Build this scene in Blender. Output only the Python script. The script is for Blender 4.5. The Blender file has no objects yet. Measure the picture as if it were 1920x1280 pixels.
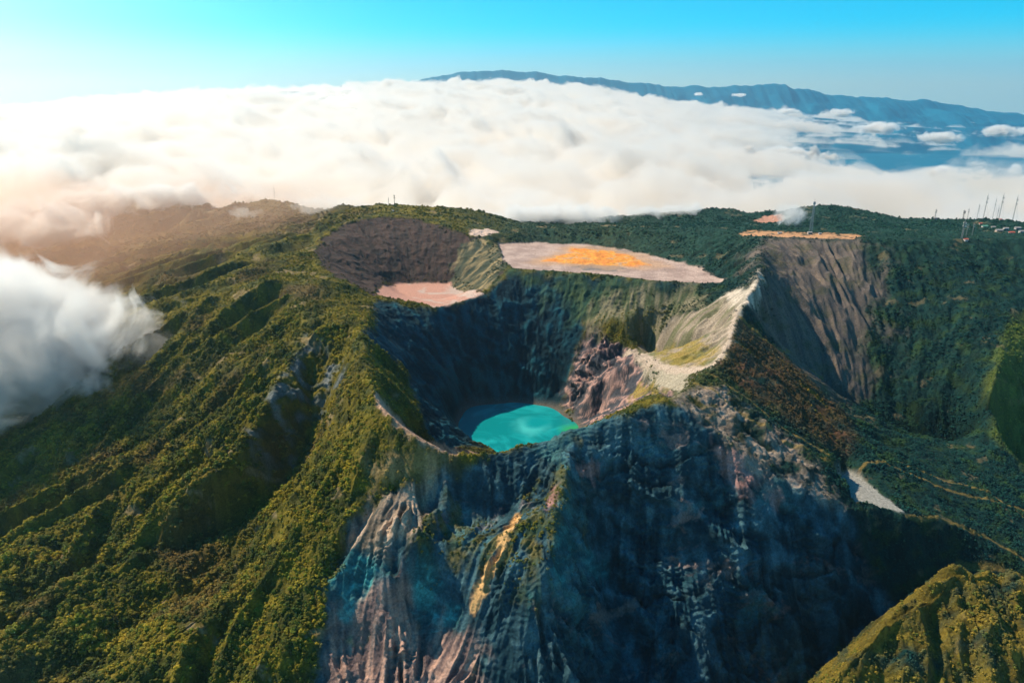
import bpy, bmesh, math, random, time
import numpy as np
from mathutils import Vector
T0 = time.time()
def log(*a): print('[%.1f]' % (time.time()-T0), *a, flush=True)
sc = bpy.context.scene
COL = sc.collection
R = math.radians

# ------------------------------------------------------------------ camera
CAM_H = 400.0
PITCH = 19.1
HFOV = 70.0
cd = bpy.data.cameras.new('camera')
cam = bpy.data.objects.new('camera', cd); COL.objects.link(cam)
cam.location = (0, 0, CAM_H)
cam.rotation_euler = (R(90-PITCH), 0, 0)
cd.sensor_width = 36; cd.lens = 18/math.tan(R(HFOV/2))
cd.clip_start = 1; cd.clip_end = 200000
sc.camera = cam

# ------------------------------------------------------------------ sky, sun, exposure
SUN_AZ = -58.0      # degrees clockwise from +Y (negative: to the left)
SUN_EL = 47.0
w = bpy.data.worlds.new('World'); sc.world = w; w.use_nodes = True
nt = w.node_tree; nt.nodes.clear()
def wn(t, **k):
    n = nt.nodes.new(t)
    for a, b in k.items(): setattr(n, a, b)
    return n
out = wn('ShaderNodeOutputWorld'); bg = wn('ShaderNodeBackground')
sky = wn('ShaderNodeTexSky', sky_type='NISHITA', sun_disc=False)
sky.sun_elevation = R(SUN_EL); sky.sun_rotation = R(SUN_AZ)
sky.altitude = 3800; sky.air_density = 1.2; sky.dust_density = 3.0; sky.ozone_density = 3.0
tc = wn('ShaderNodeTexCoord'); sp = wn('ShaderNodeSeparateXYZ'); cb = wn('ShaderNodeCombineXYZ')
mx = wn('ShaderNodeMath', operation='MAXIMUM'); mx.inputs[1].default_value = 0.004
L = nt.links.new
L(tc.outputs['Generated'], sp.inputs[0]); L(sp.outputs[0], cb.inputs[0]); L(sp.outputs[1], cb.inputs[1])
L(sp.outputs[2], mx.inputs[0]); L(mx.outputs[0], cb.inputs[2]); L(cb.outputs[0], sky.inputs[0])
hs = wn('ShaderNodeHueSaturation'); hs.inputs['Saturation'].default_value = 1.0
tint = wn('ShaderNodeVectorMath', operation='MULTIPLY')
el_ = wn('ShaderNodeMapRange', interpolation_type='SMOOTHSTEP'); el_.inputs[1].default_value = 0.0; el_.inputs[2].default_value = 0.08
tr = wn('ShaderNodeMix', data_type='RGBA'); tr.inputs[6].default_value = (0.95, 1.1, 1.08, 1); tr.inputs[7].default_value = (0.0, 1.28, 1.5, 1)
L(mx.outputs[0], el_.inputs[0]); L(el_.outputs[0], tr.inputs[0])
L(sky.outputs[0], hs.inputs['Color']); L(hs.outputs[0], tint.inputs[0]); L(tr.outputs[2], tint.inputs[1])
# bright aureole round the sun
dt = wn('ShaderNodeVectorMath', operation='DOT_PRODUCT')
dt.inputs[1].default_value = (math.sin(R(SUN_AZ)), math.cos(R(SUN_AZ)), 0.0)
pw = wn('ShaderNodeMath', operation='POWER'); pw.inputs[1].default_value = 8.0
cl0 = wn('ShaderNodeMath', operation='MAXIMUM'); cl0.inputs[1].default_value = 0.0
L(cb.outputs[0], dt.inputs[0]); L(dt.outputs['Value'], cl0.inputs[0]); L(cl0.outputs[0], pw.inputs[0])
gl = wn('ShaderNodeVectorMath', operation='SCALE'); gl.inputs[0].default_value = (12.0, 8.0, 5.4)
lo_ = wn('ShaderNodeMapRange', interpolation_type='SMOOTHSTEP'); lo_.inputs[1].default_value = 0.0; lo_.inputs[2].default_value = 0.42; lo_.inputs[3].default_value = 1.0; lo_.inputs[4].default_value = 0.0
L(mx.outputs[0], lo_.inputs[0]); gm = wn('ShaderNodeMath', operation='MULTIPLY'); L(pw.outputs[0], gm.inputs[0]); L(lo_.outputs[0], gm.inputs[1]); L(gm.outputs[0], gl.inputs['Scale'])
ag = wn('ShaderNodeVectorMath', operation='ADD'); L(tint.outputs[0], ag.inputs[0]); L(gl.outputs[0], ag.inputs[1])
L(ag.outputs[0], bg.inputs[0]); bg.inputs[1].default_value = 0.069
L(bg.outputs[0], out.inputs[0])
sd = bpy.data.lights.new('sun', 'SUN'); sd.energy = 5.0; sd.angle = R(0.5); sd.color = (1.0, 0.83, 0.60)
sun = bpy.data.objects.new('sun', sd); COL.objects.link(sun)
az, el = R(SUN_AZ), R(SUN_EL)
sdir = Vector((math.sin(az)*math.cos(el), math.cos(az)*math.cos(el), math.sin(el)))
sun.rotation_euler = sdir.to_track_quat('Z', 'Y').to_euler()
sc.view_settings.view_transform = 'Standard'; sc.view_settings.look = 'None'
sc.view_settings.exposure = 0.65; sc.view_settings.gamma = 1.0
cy = sc.cycles
cy.max_bounces = 6; cy.diffuse_bounces = 3; cy.volume_bounces = 3; cy.transparent_max_bounces = 8
cy.volume_step_rate = 1.0; cy.use_denoising = True

# ------------------------------------------------------------------ helpers
F = 960/math.tan(R(HFOV/2)); cp, spn = math.cos(R(PITCH)), math.sin(R(PITCH))
def ray(px, py):
    a, b = (px-960)/F, (640-py)/F
    return np.array([a, cp + b*spn, -spn + b*cp])
def pix(px, py, z):
    d = ray(px, py); t = (z-CAM_H)/d[2]
    return (d[0]*t, d[1]*t, z)
def pixd(px, py, Y):
    d = ray(px, py); t = Y/d[1]
    return (d[0]*t, Y, CAM_H + d[2]*t)
def tag(o, label=None, cat=None, group=None, kind=None):
    if label: o['label'] = label
    if cat: o['category'] = cat
    if group: o['group'] = group
    if kind: o['kind'] = kind
    return o

# lattice noise (numpy)
_rs = np.random.RandomState(7)
_P = np.concatenate([_rs.permutation(4096)]*2).astype(np.int32)
_G = _rs.rand(4096)*2*np.pi; _GX, _GY = np.cos(_G), np.sin(_G)
_V = _rs.rand(4096)
def hsh(i, j, s=0):
    return _P[(_P[(i + s*131) & 4095] + j) & 4095]
def perlin(x, y, s=0):
    xi = np.floor(x).astype(np.int64); yi = np.floor(y).astype(np.int64)
    fx, fy = x-xi, y-yi
    u = fx*fx*fx*(fx*(fx*6-15)+10); v = fy*fy*fy*(fy*(fy*6-15)+10)
    def g(a, b):
        h = hsh(xi+a, yi+b, s); return _GX[h]*(fx-a) + _GY[h]*(fy-b)
    a = g(0,0); b = g(1,0); c = g(0,1); d = g(1,1)
    a = a + u*(b-a); c = c + u*(d-c)
    return (a + v*(c-a))*1.5
def fbm(x, y, wl, oct=5, s=0, gain=0.5):
    r = 0; a = 1; k = 1/wl; n = 0
    for o in range(oct):
        r = r + a*perlin(x*k + 17.3*o, y*k - 9.1*o, s+o); n += a; a *= gain; k *= 2.03
    return r/n
def worley(x, y, wl, s=0):
    """distance to nearest feature point, cell id value; unit = wl"""
    x = x/wl; y = y/wl
    xi = np.floor(x).astype(np.int64); yi = np.floor(y).astype(np.int64)
    best = np.full(x.shape, 9.0); val = np.zeros(x.shape)
    for a in (-1,0,1):
        for b in (-1,0,1):
            h = hsh(xi+a, yi+b, s); px = xi+a+_V[h]; py = yi+b+_V[(h*7+3)&4095]
            d = (px-x)**2 + (py-y)**2
            m = d < best; best = np.where(m, d, best); val = np.where(m, _V[(h*13+5)&4095], val)
    return np.sqrt(best), val
def sstep(a, b, x):
    t = np.clip((x-a)/(b-a), 0, 1); return t*t*(3-2*t)

# ------------------------------------------------------------------ terrain control lines: (pixel x, pixel y, elevation)
LAKE_Z = -250.0
LINES = [
 # west rim of the main crater, near rim, east rim, up to the overlook
 [(810,580,-50),(760,568,-42),(703,556,-30),(690,590,-8),(678,625,8),(680,665,10),(700,705,8),(705,745,4),(735,785,-8),(790,820,-25),(850,846,-42),(890,852,-50),(945,846,-50),(1000,825,-42),(1075,797,-30),(1180,775,-10),(1262,748,0),(1300,722,-4),(1345,692,-8),(1368,640,8),(1380,590,18),(1400,560,26),(1422,530,40),(1424,490,55),(1424,446,70)],
 # divide between the small crater and the main crater, then rim of the small crater
 [(810,580,-50),(860,567,-48),(905,553,-40),(935,530,-20),(958,506,0),(945,490,6),(930,462,14),(905,446,25),(880,440,32),(830,422,50),(780,408,62),(730,403,70),(680,405,70),(640,420,58),(605,442,45),(590,470,32),(600,500,18),(640,528,0),(703,556,-30)],
 # flat floor of the small crater
 [(735,534,-60),(780,531,-60),(840,532,-60),(870,550,-60),(820,562,-60),(760,556,-60),(735,534,-60)],
 # plain: front lip and back edge
 [(958,506,0),(1050,513,0),(1150,521,0),(1230,530,0),(1300,533,0),(1350,532,2),(1380,540,10),(1400,560,26)],
 [(930,462,2),(1000,458,0),(1100,462,0),(1180,474,0),(1250,490,0),(1310,505,0),(1362,524,0)],
 [(1000,485,0),(1200,505,0),(1300,520,0)],
 # wall behind the plain
 [(905,446,25),(960,434,24),(1040,430,26),(1150,430,32),(1280,432,48),(1380,436,64),(1424,442,70)],
 # plateau edge at the overlook and on to the right
 [(1424,446,70),(1500,446,70),(1560,447,70),(1620,450,70),(1700,452,70),(1800,452,70),(1920,450,70),(2100,448,70),(2400,446,70)],
 # plateau behind
 [(1424,434,70),(1560,436,70),(1700,442,70),(1820,444,70),(2000,442,72),(2400,440,72)],
 # valley at the foot of the big east wall
 [(1400,577,5),(1440,625,-60),(1500,690,-130),(1580,760,-190),(1680,810,-230),(1780,850,-260),(1920,920,-300),(2150,1000,-330)],
 # diagonal spurs
 [(1372,600,0),(1440,650,-40),(1520,715,-95),(1600,790,-160)],
 [(1345,697,-10),(1420,760,-48),(1490,820,-85),(1560,868,-115),(1650,866,-140),(1740,905,-170),(1830,925,-200),(1920,955,-225),(2100,1010,-260)],
 # right spur
 [(1905,560,-15),(1880,650,-70),(1858,740,-125),(1880,830,-190),(1930,900,-270)],
 # south-east shoulder of the scar
 [(1266,750,0),(1330,800,-30),(1420,870,-75),(1500,915,-105),(1560,945,-130),(1610,965,-150)],
 # ash flat
 [(1570,880,-152),(1600,912,-152),(1640,935,-152),(1690,962,-152)],
 [(1590,882,-152),(1640,918,-152)],
 [(1610,965,-150),(1660,958,-152),(1705,968,-155),(1760,975,-170),(1830,1000,-195),(1920,1052,-225),(2100,1120,-260)],
 # near right ridge
 [(1480,1380,-215),(1560,1280,-190),(1620,1205,-168),(1690,1145,-145),(1750,1090,-128),(1795,1062,-120),(1860,1072,-128),(1920,1085,-132),(2100,1140,-150)],
 [(1620,1400,-250),(1760,1290,-190),(1900,1240,-170),(2100,1260,-180)],
 # ravine between
 [(1380,1400,-345),(1470,1330,-345),(1550,1270,-335),(1610,1205,-310),(1690,1148,-272),(1740,1105,-255),(1800,1080,-245),(1950,1110,-250),(2100,1150,-260)],
 [(1650,1010,-190),(1670,1080,-230)],
 # scar bowl
 [(1130,870,-62),(1130,930,-112),(1125,1010,-165),(1130,1100,-215),(1160,1200,-262),(1170,1290,-290),(1170,1400,-310)],
 [(1270,800,-30),(1290,870,-66),(1300,950,-120),(1310,1030,-165),(1330,1120,-210),(1330,1230,-262),(1300,1330,-295)],
 [(1400,900,-85),(1440,960,-125),(1470,1040,-178),(1490,1150,-245),(1480,1250,-300)],
 [(1600,1050,-202),(1590,1150,-258),(1570,1230,-300)],
 # edge of the scar against the green slope
 [(850,866,-58),(760,905,-75),(700,960,-98),(650,1030,-128),(615,1120,-170),(600,1200,-205),(595,1290,-240),(590,1400,-270)],
 # slab and alcove in the west half of the scar
 [(1075,802,-32),(1064,880,-58),(1048,960,-82),(1022,1060,-118),(985,1150,-162),(950,1220,-200),(930,1300,-235),(915,1400,-265)],
 [(745,932,-98),(705,980,-124),(664,1045,-152),(632,1115,-184)],
 [(840,905,-72),(812,950,-84),(778,1010,-106),(730,1080,-142),(690,1120,-168)],
 [(860,930,-98),(840,985,-118),(800,1030,-135)],
 [(800,965,-115),(860,985,-122),(930,975,-120),(1000,930,-98)],
 [(800,1010,-122),(880,1025,-126),(960,1000,-108),(1010,950,-85)],
 [(745,1110,-175),(800,1165,-208),(790,1230,-232)],
 [(880,1060,-140),(850,1120,-172),(830,1190,-212),(815,1280,-245),(800,1400,-268)],
 [(900,1130,-165),(870,1230,-212)],
 [(640,1180,-208),(700,1250,-236),(700,1380,-262)],
 # green slope down-left of the near rim
 [(705,745,4),(660,800,-35),(620,880,-80),(560,950,-125),(500,1030,-165),(430,1110,-190),(340,1190,-212),(200,1290,-240),(100,1380,-260)],
 [(760,830,-35),(720,900,-68),(650,980,-108),(580,1080,-155),(500,1180,-200),(430,1280,-235),(380,1380,-260)],
 # ridge west of the shadowed hollow
 [(520,512,15),(550,540,8),(570,565,-2),(566,625,-22),(535,695,-50),(500,755,-75),(460,825,-105),(400,890,-130),(320,950,-155),(230,1010,-178),(120,1075,-200),(0,1130,-215),(-200,1210,-235)],
 [(570,565,-2),(620,580,-10),(690,590,-8)],
 # thalweg of the hollow
 [(640,690,-48),(620,740,-90),(590,800,-136),(565,870,-174),(510,940,-202),(425,1008,-230),(300,1075,-252),(150,1150,-270),(0,1225,-286),(-200,1310,-320)],
 # low ridge in front
 [(530,935,-172),(460,985,-195),(400,1015,-205),(300,1070,-218),(200,1125,-226),(80,1205,-240),(-50,1270,-250),(-200,1340,-260)],
 [(500,1005,-205),(420,1075,-228),(320,1145,-246),(200,1225,-266),(80,1300,-280),(-60,1390,-320)],
 # west flank
 [(520,512,15),(420,545,-8),(330,590,-40),(230,650,-88),(120,710,-130),(0,770,-175),(-200,860,-220)],
 [(470,640,-55),(380,720,-105),(280,800,-150),(150,880,-190),(0,950,-220),(-200,1040,-245)],
 [(440,760,-108),(340,850,-150),(230,920,-178),(100,990,-200),(-100,1080,-230)],
 [(590,470,32),(500,480,18),(400,470,-10),(300,480,-40),(180,520,-75),(50,560,-110),(-150,640,-150)],
 [(605,442,45),(520,440,20),(420,440,-8),(300,440,-35),(150,460,-60),(0,480,-90)],
 # skyline
 [(-150,470,-40),(0,425,-10),(60,398,10),(120,380,22),(200,372,32),(280,370,36),(350,382,26),(400,400,10),(440,382,24),(490,374,34),(540,380,28),(580,394,16),(620,398,24),(680,387,60),(740,384,72),(820,388,66),(880,394,54),(930,407,40),(980,422,22),(1040,428,18)],
 [(1010,408,10),(1060,412,2),(1140,408,10),(1200,402,18),(1260,399,26),(1300,396,30),(1340,390,38),(1375,392,36),(1405,401,26),(1440,396,30),(1465,401,26),(1500,389,40),(1540,384,46),(1600,390,40),(1650,402,32),(1700,411,26),(1760,412,32),(1830,412,36),(1880,413,36),(1930,421,30),(2100,440,10),(2400,450,0)],
 [(1040,420,8),(1150,420,10),(1280,420,22),(1400,424,34),(1540,420,44),(1700,430,50)],
 [(1380,418,20),(1440,420,16),(1500,416,26),(1560,424,20),(1640,424,24),(1740,424,28),(1850,424,32),(1950,428,30)],
 [(1040,424,2),(1150,424,-2),(1280,426,4)],
 # small crater east wall, foot
 [(935,500,-2),(915,520,-20)],
 # inside the main crater
 [(1105,600,-75),(1092,650,-130),(1062,710,-195),(1045,750,-245)],
 [(1105,600,-75),(1180,590,-55),(1260,560,-28),(1330,545,-8)],
 [(1150,668,-98),(1190,662,-80),(1235,690,-64),(1290,698,-44),(1340,694,-14)],
 [(1200,650,-132),(1240,676,-134),(1300,682,-120),(1335,667,-86)],
 [(1215,622,-95),(1270,615,-72),(1330,625,-42),(1365,612,-8)],
 [(1195,692,-108),(1215,724,-104),(1250,738,-66)],
 [(1135,680,-125),(1105,730,-178),(1080,772,-240)],
 [(1175,720,-140),(1150,760,-185),(1120,785,-238)],
 [(1180,757,-125),(1225,742,-85),(1270,722,-38)],
 [(1100,790,-245),(1140,770,-190),(1190,760,-120)],
 # crest on the west inner wall
 [(735,640,-55),(760,690,-95),(800,750,-160),(845,805,-225),(858,826,-246)],
]
LAKE_C = (5.0, 1335.0); LAKE_R = (118.0, 132.0)
def lake_r(x, y):
    a = np.arctan2(y-LAKE_C[1], x-LAKE_C[0])
    wob = 1 + 0.05*np.sin(3*a+1.0) + 0.035*np.sin(5*a+2.2) + 0.02*np.sin(9*a)
    return np.hypot((x-LAKE_C[0])/LAKE_R[0], (y-LAKE_C[1])/LAKE_R[1])/wob

# ------------------------------------------------------------------ base heightfield by relaxation between the lines
GX0, GX1, GY0, GY1, GS = -3000.0, 3000.0, 200.0, 4200.0, 6.25
NX = int((GX1-GX0)/GS)//32*32+1; NY = int((GY1-GY0)/GS)//32*32+1
xs = GX0 + np.arange(NX)*GS; ys = GY0 + np.arange(NY)*GS
acc = np.zeros((NY, NX)); cnt = np.zeros((NY, NX))
WLINES = [[(p[0]*0.93+LAKE_C[0]*0.07, p[1]+58, p[2]-70) for p in (pix(*q) for q in LINES[0][7:15])],
          [(p[0]*0.80+LAKE_C[0]*0.2, p[1]+150, p[2]-140) for p in (pix(*q) for q in LINES[0][8:14])]]
for ln in LINES + WLINES:
    P = ln if ln in WLINES else [pix(*p) for p in ln]
    for a, b in zip(P[:-1], P[1:]):
        n = max(2, int(math.hypot(a[0]-b[0], a[1]-b[1])/(GS*0.6))+1)
        t = np.linspace(0, 1, n)
        X = a[0]+(b[0]-a[0])*t; Y = a[1]+(b[1]-a[1])*t; Z = a[2]+(b[2]-a[2])*t
        i = np.round((X-GX0)/GS).astype(int); j = np.round((Y-GY0)/GS).astype(int)
        ok = (i >= 0)&(i < NX)&(j >= 0)&(j < NY)
        np.add.at(acc, (j[ok], i[ok]), Z[ok]); np.add.at(cnt, (j[ok], i[ok]), 1)
XX, YY = np.meshgrid(xs, ys)
lk = lake_r(XX, YY) < 1.0
acc[lk] = LAKE_Z-3; cnt[lk] = 1
edge = (YY > 3300) | (np.abs(XX) > 2900)
acc[edge] = -700; cnt[edge] = 1
near = YY < 210
acc[near] = -420; cnt[near] = 1
def relax(acc, cnt):
    lev = [(acc, cnt)]
    while min(lev[-1][0].shape) > 24:
        a, c = lev[-1]
        h, w_ = (a.shape[0]+1)//2*2, (a.shape[1]+1)//2*2
        a2 = np.zeros((h, w_)); c2 = np.zeros((h, w_)); a2[:a.shape[0], :a.shape[1]] = a; c2[:a.shape[0], :a.shape[1]] = c
        lev.append((a2.reshape(h//2,2,w_//2,2).sum((1,3)), c2.reshape(h//2,2,w_//2,2).sum((1,3))))
    z = None
    for k in range(len(lev)-1, -1, -1):
        a, c = lev[k]; fix = c > 0; v = np.where(fix, a/np.maximum(c,1e-9), 0)
        if z is None: z = np.where(fix, v, v[fix].mean())
        else:
            z = np.repeat(np.repeat(z, 2, 0), 2, 1)[:a.shape[0], :a.shape[1]]
            z = np.where(fix, v, z)
        for it in range(140 if k else 90):
            p = np.pad(z, 1, mode='edge')
            n4 = (p[:-2,1:-1]+p[2:,1:-1]+p[1:-1,:-2]+p[1:-1,2:])*0.2 + (p[:-2,:-2]+p[2:,:-2]+p[:-2,2:]+p[2:,2:])*0.05
            z = np.where(fix, v, n4)
    return z
BASE = relax(acc, cnt)
def blur(z, n=1):
    for _ in range(n):
        p = np.pad(z, ((1,1),(0,0)), mode='edge'); z = (p[:-2]+2*p[1:-1]+p[2:])/4
        p = np.pad(z, ((0,0),(1,1)), mode='edge'); z = (p[:,:-2]+2*p[:,1:-1]+p[:,2:])/4
    return z
BASE = blur(BASE, 1)
lc = ((cnt > 0) & ~edge & ~near & ~lk).astype(float)
NEARLINE = np.clip(blur(lc, 10)*7, 0, 1)
SM = blur(BASE, 12)
log('base', BASE.shape)
def samp(A, x, y):
    u = np.clip((x-GX0)/GS, 0, NX-1.001); v = np.clip((y-GY0)/GS, 0, NY-1.001)
    i = u.astype(int); j = v.astype(int); fu, fv = u-i, v-j
    return (A[j,i]*(1-fu)+A[j,i+1]*fu)*(1-fv)+(A[j+1,i]*(1-fu)+A[j+1,i+1]*fu)*fv
def hit(px, py):
    """where the sight line through a photo pixel meets the land"""
    for dpy in range(0, 14):
        d = ray(px, py+dpy); t = np.arange(300, 2900, 3.0)/d[1]
        X, Y, Z = d[0]*t, d[1]*t, CAM_H+d[2]*t
        g = samp(BASE, X, Y); m = np.nonzero(Z < g)[0]
        if len(m): break
    k = m[0] if len(m) else len(t)-1
    return (X[k], Y[k])

# ------------------------------------------------------------------ terrain mesh: fan shaped grid, finer close by
NA = 1290
A0, A1 = R(-50), R(50); R0, R1 = math.log(230), math.log(4000)
aa = np.linspace(A0, A1, NA); rr = np.log(np.concatenate([np.linspace(230, 560, 95, endpoint=False), np.linspace(560, 930, 620, endpoint=False), np.exp(np.linspace(math.log(930), math.log(2100), 560, endpoint=False)), np.exp(np.linspace(math.log(2100), math.log(4000), 130))])); NR = len(rr)
AA, RR = np.meshgrid(aa, rr)
TX = np.exp(RR)*np.sin(AA); TY = np.exp(RR)*np.cos(AA)
wx = fbm(TX, TY, 120, 4, 50)*10; wy = fbm(TX, TY, 120, 4, 60)*10
fine = 1-sstep(2300, 2700, TY)
Z0 = samp(BASE, TX+wx*0.5, TY+wy*0.5)
# downslope direction
gx, gy = np.gradient(SM, GS)[1], np.gradient(SM, GS)[0]
GXg, GYg = gx, gy
def psamp(A, x, y):
    u = np.clip((np.arctan2(x, y)-A0)/(A1-A0)*(NA-1), 0, NA-1.001)
    v = np.clip(np.interp(0.5*np.log(x*x+y*y), rr, np.arange(NR)), 0, NR-1.001)
    i = u.astype(int); j = v.astype(int); fu, fv = (u-i), (v-j)
    return (A[j,i]*(1-fu)+A[j,i+1]*fu)*(1-fv)+(A[j+1,i]*(1-fu)+A[j+1,i+1]*fu)*fv
def lic(N, step, n):
    s = N.copy(); wsum = 1.0
    for sg in (1, -1):
        x, y = TX.copy(), TY.copy()
        for k in range(n):
            a = samp(GXg, x, y); b = samp(GYg, x, y); q = np.sqrt(a*a+b*b)+1e-3
            x = x+sg*step*a/q; y = y+sg*step*b/q
            wk = 1-(k+1)/(n+1); s += wk*psamp(N, x, y); wsum += wk
    s /= wsum
    return s/(s.std()+1e-9)
TV = TY + Z0*1.1      # runs down steep faces as well as across flat ones
slope = np.hypot(samp(GXg, TX, TY), samp(GYg, TX, TY))
L1 = lic(fbm(TX, TY, 95, 2, 3), 16, 9)
L2 = lic(fbm(TX, TY, 40, 2, 4), 8, 6)
L3 = lic(fbm(TX, TY, 16, 2, 5), 4, 5)
MODU = 0.35 + 1.1*sstep(-0.35, 0.45, fbm(TX, TY, 180, 3, 8))
L4 = lic(perlin(TX/6, TY/6, 6), 2.5, 7)
log('lic')
SL = sstep(0.12, 0.6, slope)
def rdg(n): return 1-2*np.minimum(np.abs(n)/1.6, 1)     # sharp crests

# ------------------------------------------------------------------ painted regions (outlines in photo pixels, laid on the land)
def region(pts, soft=8, rough=10, wl=40, s=0):
    P = np.array([hit(*p) for p in pts])
    out = np.zeros(TX.shape)
    pad = soft+rough*2+5
    m = (TX > P[:,0].min()-pad)&(TX < P[:,0].max()+pad)&(TY > P[:,1].min()-pad)&(TY < P[:,1].max()+pad)
    x, y = TX[m], TY[m]
    ins = np.zeros(x.shape, bool); dist = np.full(x.shape, 1e9)
    for (ax, ay), (bx, by) in zip(P, np.roll(P, -1, 0)):
        dx, dy = bx-ax, by-ay; l2 = dx*dx+dy*dy+1e-9
        t = np.clip(((x-ax)*dx+(y-ay)*dy)/l2, 0, 1)
        dist = np.minimum(dist, np.hypot(x-ax-t*dx, y-ay-t*dy))
        c = ((ay > y) != (by > y)) & (x < (bx-ax)*(y-ay)/(by-ay+1e-12)+ax)
        ins ^= c
    sdv = np.where(ins, dist, -dist) + fbm(x, y, wl, 4, 80+s)*rough*2
    out[m] = sstep(-soft, soft, sdv)
    return out
log('regions')
plain = region([(932,457),(1000,455),(1100,460),(1180,470),(1250,486),(1310,502),(1364,520),(1352,530),(1300,531),(1230,527),(1150,518),(1050,510),(962,504),(945,488)], 4, 5, 30, 1)
orange = region([(1015,491),(1040,482),(1065,476),(1072,466),(1100,470),(1130,470),(1165,477),(1200,490),(1215,500),(1170,501),(1100,497),(1050,495)], 12, 10, 35, 2)
floor2 = region([(703,552),(722,536),(740,531),(790,530),(842,531),(862,546),(905,551),(880,561),(840,572),(812,577),(795,571),(750,562)], 4, 5, 25, 3)
bench = region([(1185,664),(1205,648),(1250,610),(1310,580),(1350,560),(1375,575),(1383,600),(1372,640),(1348,690),(1300,704),(1265,745),(1235,745),(1240,720),(1215,690)], 8, 12, 30, 4)
benchgreen = region([(1235,680),(1215,655),(1260,650),(1340,648),(1350,668),(1320,685),(1290,690)], 10, 14, 25, 5)
benchgreen2 = region([(1180,745),(1195,715),(1235,720),(1255,738),(1200,762)], 6, 8, 20, 6)
pinkrock = region([(1105,600),(1090,650),(1050,740),(1085,795),(1180,772),(1265,748),(1215,690),(1180,655),(1130,640)], 8, 10, 30, 7)
eastslope = region([(1100,590),(1150,545),(1300,536),(1400,555),(1420,530),(1422,560),(1378,590),(1300,585),(1200,640),(1110,620)], 12, 20, 40, 8)
saddle = region([(1345,560),(1375,545),(1405,540),(1424,505),(1430,530),(1410,575),(1385,590),(1360,578)], 8, 10, 25, 9)
inner = region([(703,560),(810,582),(905,558),(958,510),(1050,517),(1150,525),(1300,537),(1300,560),(1100,600),(1050,745),(1075,792),(950,845),(860,842),(800,818),(760,700),(690,640)], 10, 14, 40, 10)
innerveg = region([(958,510),(1050,517),(1150,525),(1300,537),(1330,545),(1200,585),(1100,600),(1040,560)], 20, 25, 40, 11)
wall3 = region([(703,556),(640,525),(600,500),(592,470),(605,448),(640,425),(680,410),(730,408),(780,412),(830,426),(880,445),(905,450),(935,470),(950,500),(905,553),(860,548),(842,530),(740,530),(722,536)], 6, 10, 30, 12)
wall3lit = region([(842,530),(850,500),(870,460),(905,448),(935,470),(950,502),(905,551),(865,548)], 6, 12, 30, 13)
scar = region([(1262,752),(1180,780),(1075,802),(1000,830),(945,850),(880,872),(845,868),(760,905),(700,960),(650,1030),(612,1120),(598,1200),(590,1290),(590,1420),(1400,1420),(1500,1300),(1590,1215),(1670,1145),(1640,1080),(1600,990),(1560,950),(1470,900),(1380,850),(1320,790)], 8, 12, 40, 14)
grayface = region([(1424,450),(1500,447),(1600,450),(1640,480),(1640,560),(1650,640),(1600,700),(1560,750),(1500,690),(1440,625),(1400,575),(1426,530),(1420,490)], 45, 45, 60, 15)
overtop = region([(1385,441),(1400,434),(1470,436),(1560,438),(1620,444),(1600,449),(1424,446)], 3, 3, 20, 16)
hollowrock = region([(568,640),(540,700),(500,760),(470,820),(520,850),(590,790),(640,720),(660,690),(620,650)], 20, 22, 40, 17)
ash = region([(1564,876),(1588,878),(1625,903),(1660,935),(1700,965),(1665,955),(1640,946),(1605,942),(1590,925),(1578,900)], 2.5, 3, 20, 18)
redflank = region([(1385,600),(1440,640),(1520,715),(1600,800),(1560,850),(1480,800),(1400,740),(1355,690)], 30, 25, 60, 19)
shoulder = region([(1266,752),(1300,725),(1360,745),(1440,800),(1500,850),(1560,930),(1610,965),(1600,985),(1540,945),(1440,900),(1330,810)], 12, 18, 35, 20)
nearlit = region([(705,750),(760,805),(860,848),(870,862),(760,905),(640,990),(560,960),(620,870),(660,800)], 25, 20, 50, 21)
ochre = region([(690,880),(740,858),(800,852),(850,866),(840,880),(760,905),(700,935)], 12, 14, 40, 22)
greenfan = region([(1905,600),(1870,650),(1850,740),(1870,830),(1930,900),(2000,900),(2000,600)], 15, 15, 40, 23)
backhill = region([(0,420),(350,385),(480,378),(600,400),(590,430),(420,440),(250,480),(0,560)], 60, 40, 80, 24)
greytrail = region([(880,435),(915,432),(935,437),(905,446),(885,445)], 4, 6, 15, 25)
redscar = region([(1415,415),(1440,406),(1466,403),(1472,413),(1440,420),(1420,421)], 4, 6, 15, 26)
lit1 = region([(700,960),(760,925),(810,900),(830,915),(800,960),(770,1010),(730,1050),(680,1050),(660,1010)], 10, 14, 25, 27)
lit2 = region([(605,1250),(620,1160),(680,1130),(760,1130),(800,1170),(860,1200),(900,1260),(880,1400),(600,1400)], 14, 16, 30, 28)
ribstrip = region([(965,960),(975,965),(955,1020),(930,1075),(910,1120),(888,1160),(880,1140),(900,1090),(925,1040),(945,990)], 3, 4, 14, 29)
scarveg = region([(860,970),(940,990),(1030,905),(1070,830),(1075,900),(1060,1000),(1010,1100),(960,1110),(900,1060),(830,1060),(770,1040),(790,985)], 20, 22, 30, 30)
lips = region([(700,735),(722,745),(760,790),(800,820),(860,842),(900,852),(860,856),(790,835),(740,800),(705,765)], 4, 5, 20, 31)
log('regions done')

rockm = np.clip(np.maximum.reduce([scar, inner*0.95, hollowrock, pinkrock, shoulder*0.8]), 0, 1)
rockm = rockm*(1-0.75*scarveg)
sandm = np.clip(np.maximum.reduce([plain, floor2, ash]), 0, 1)
softm = np.clip(np.maximum.reduce([bench, saddle, overtop, ochre*0.7]), 0, 1)
vegm = np.clip(1-np.maximum.reduce([rockm, sandm, softm, grayface*0.85, wall3*0.6, lips]), 0, 1)
lr = lake_r(TX, TY)

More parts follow.
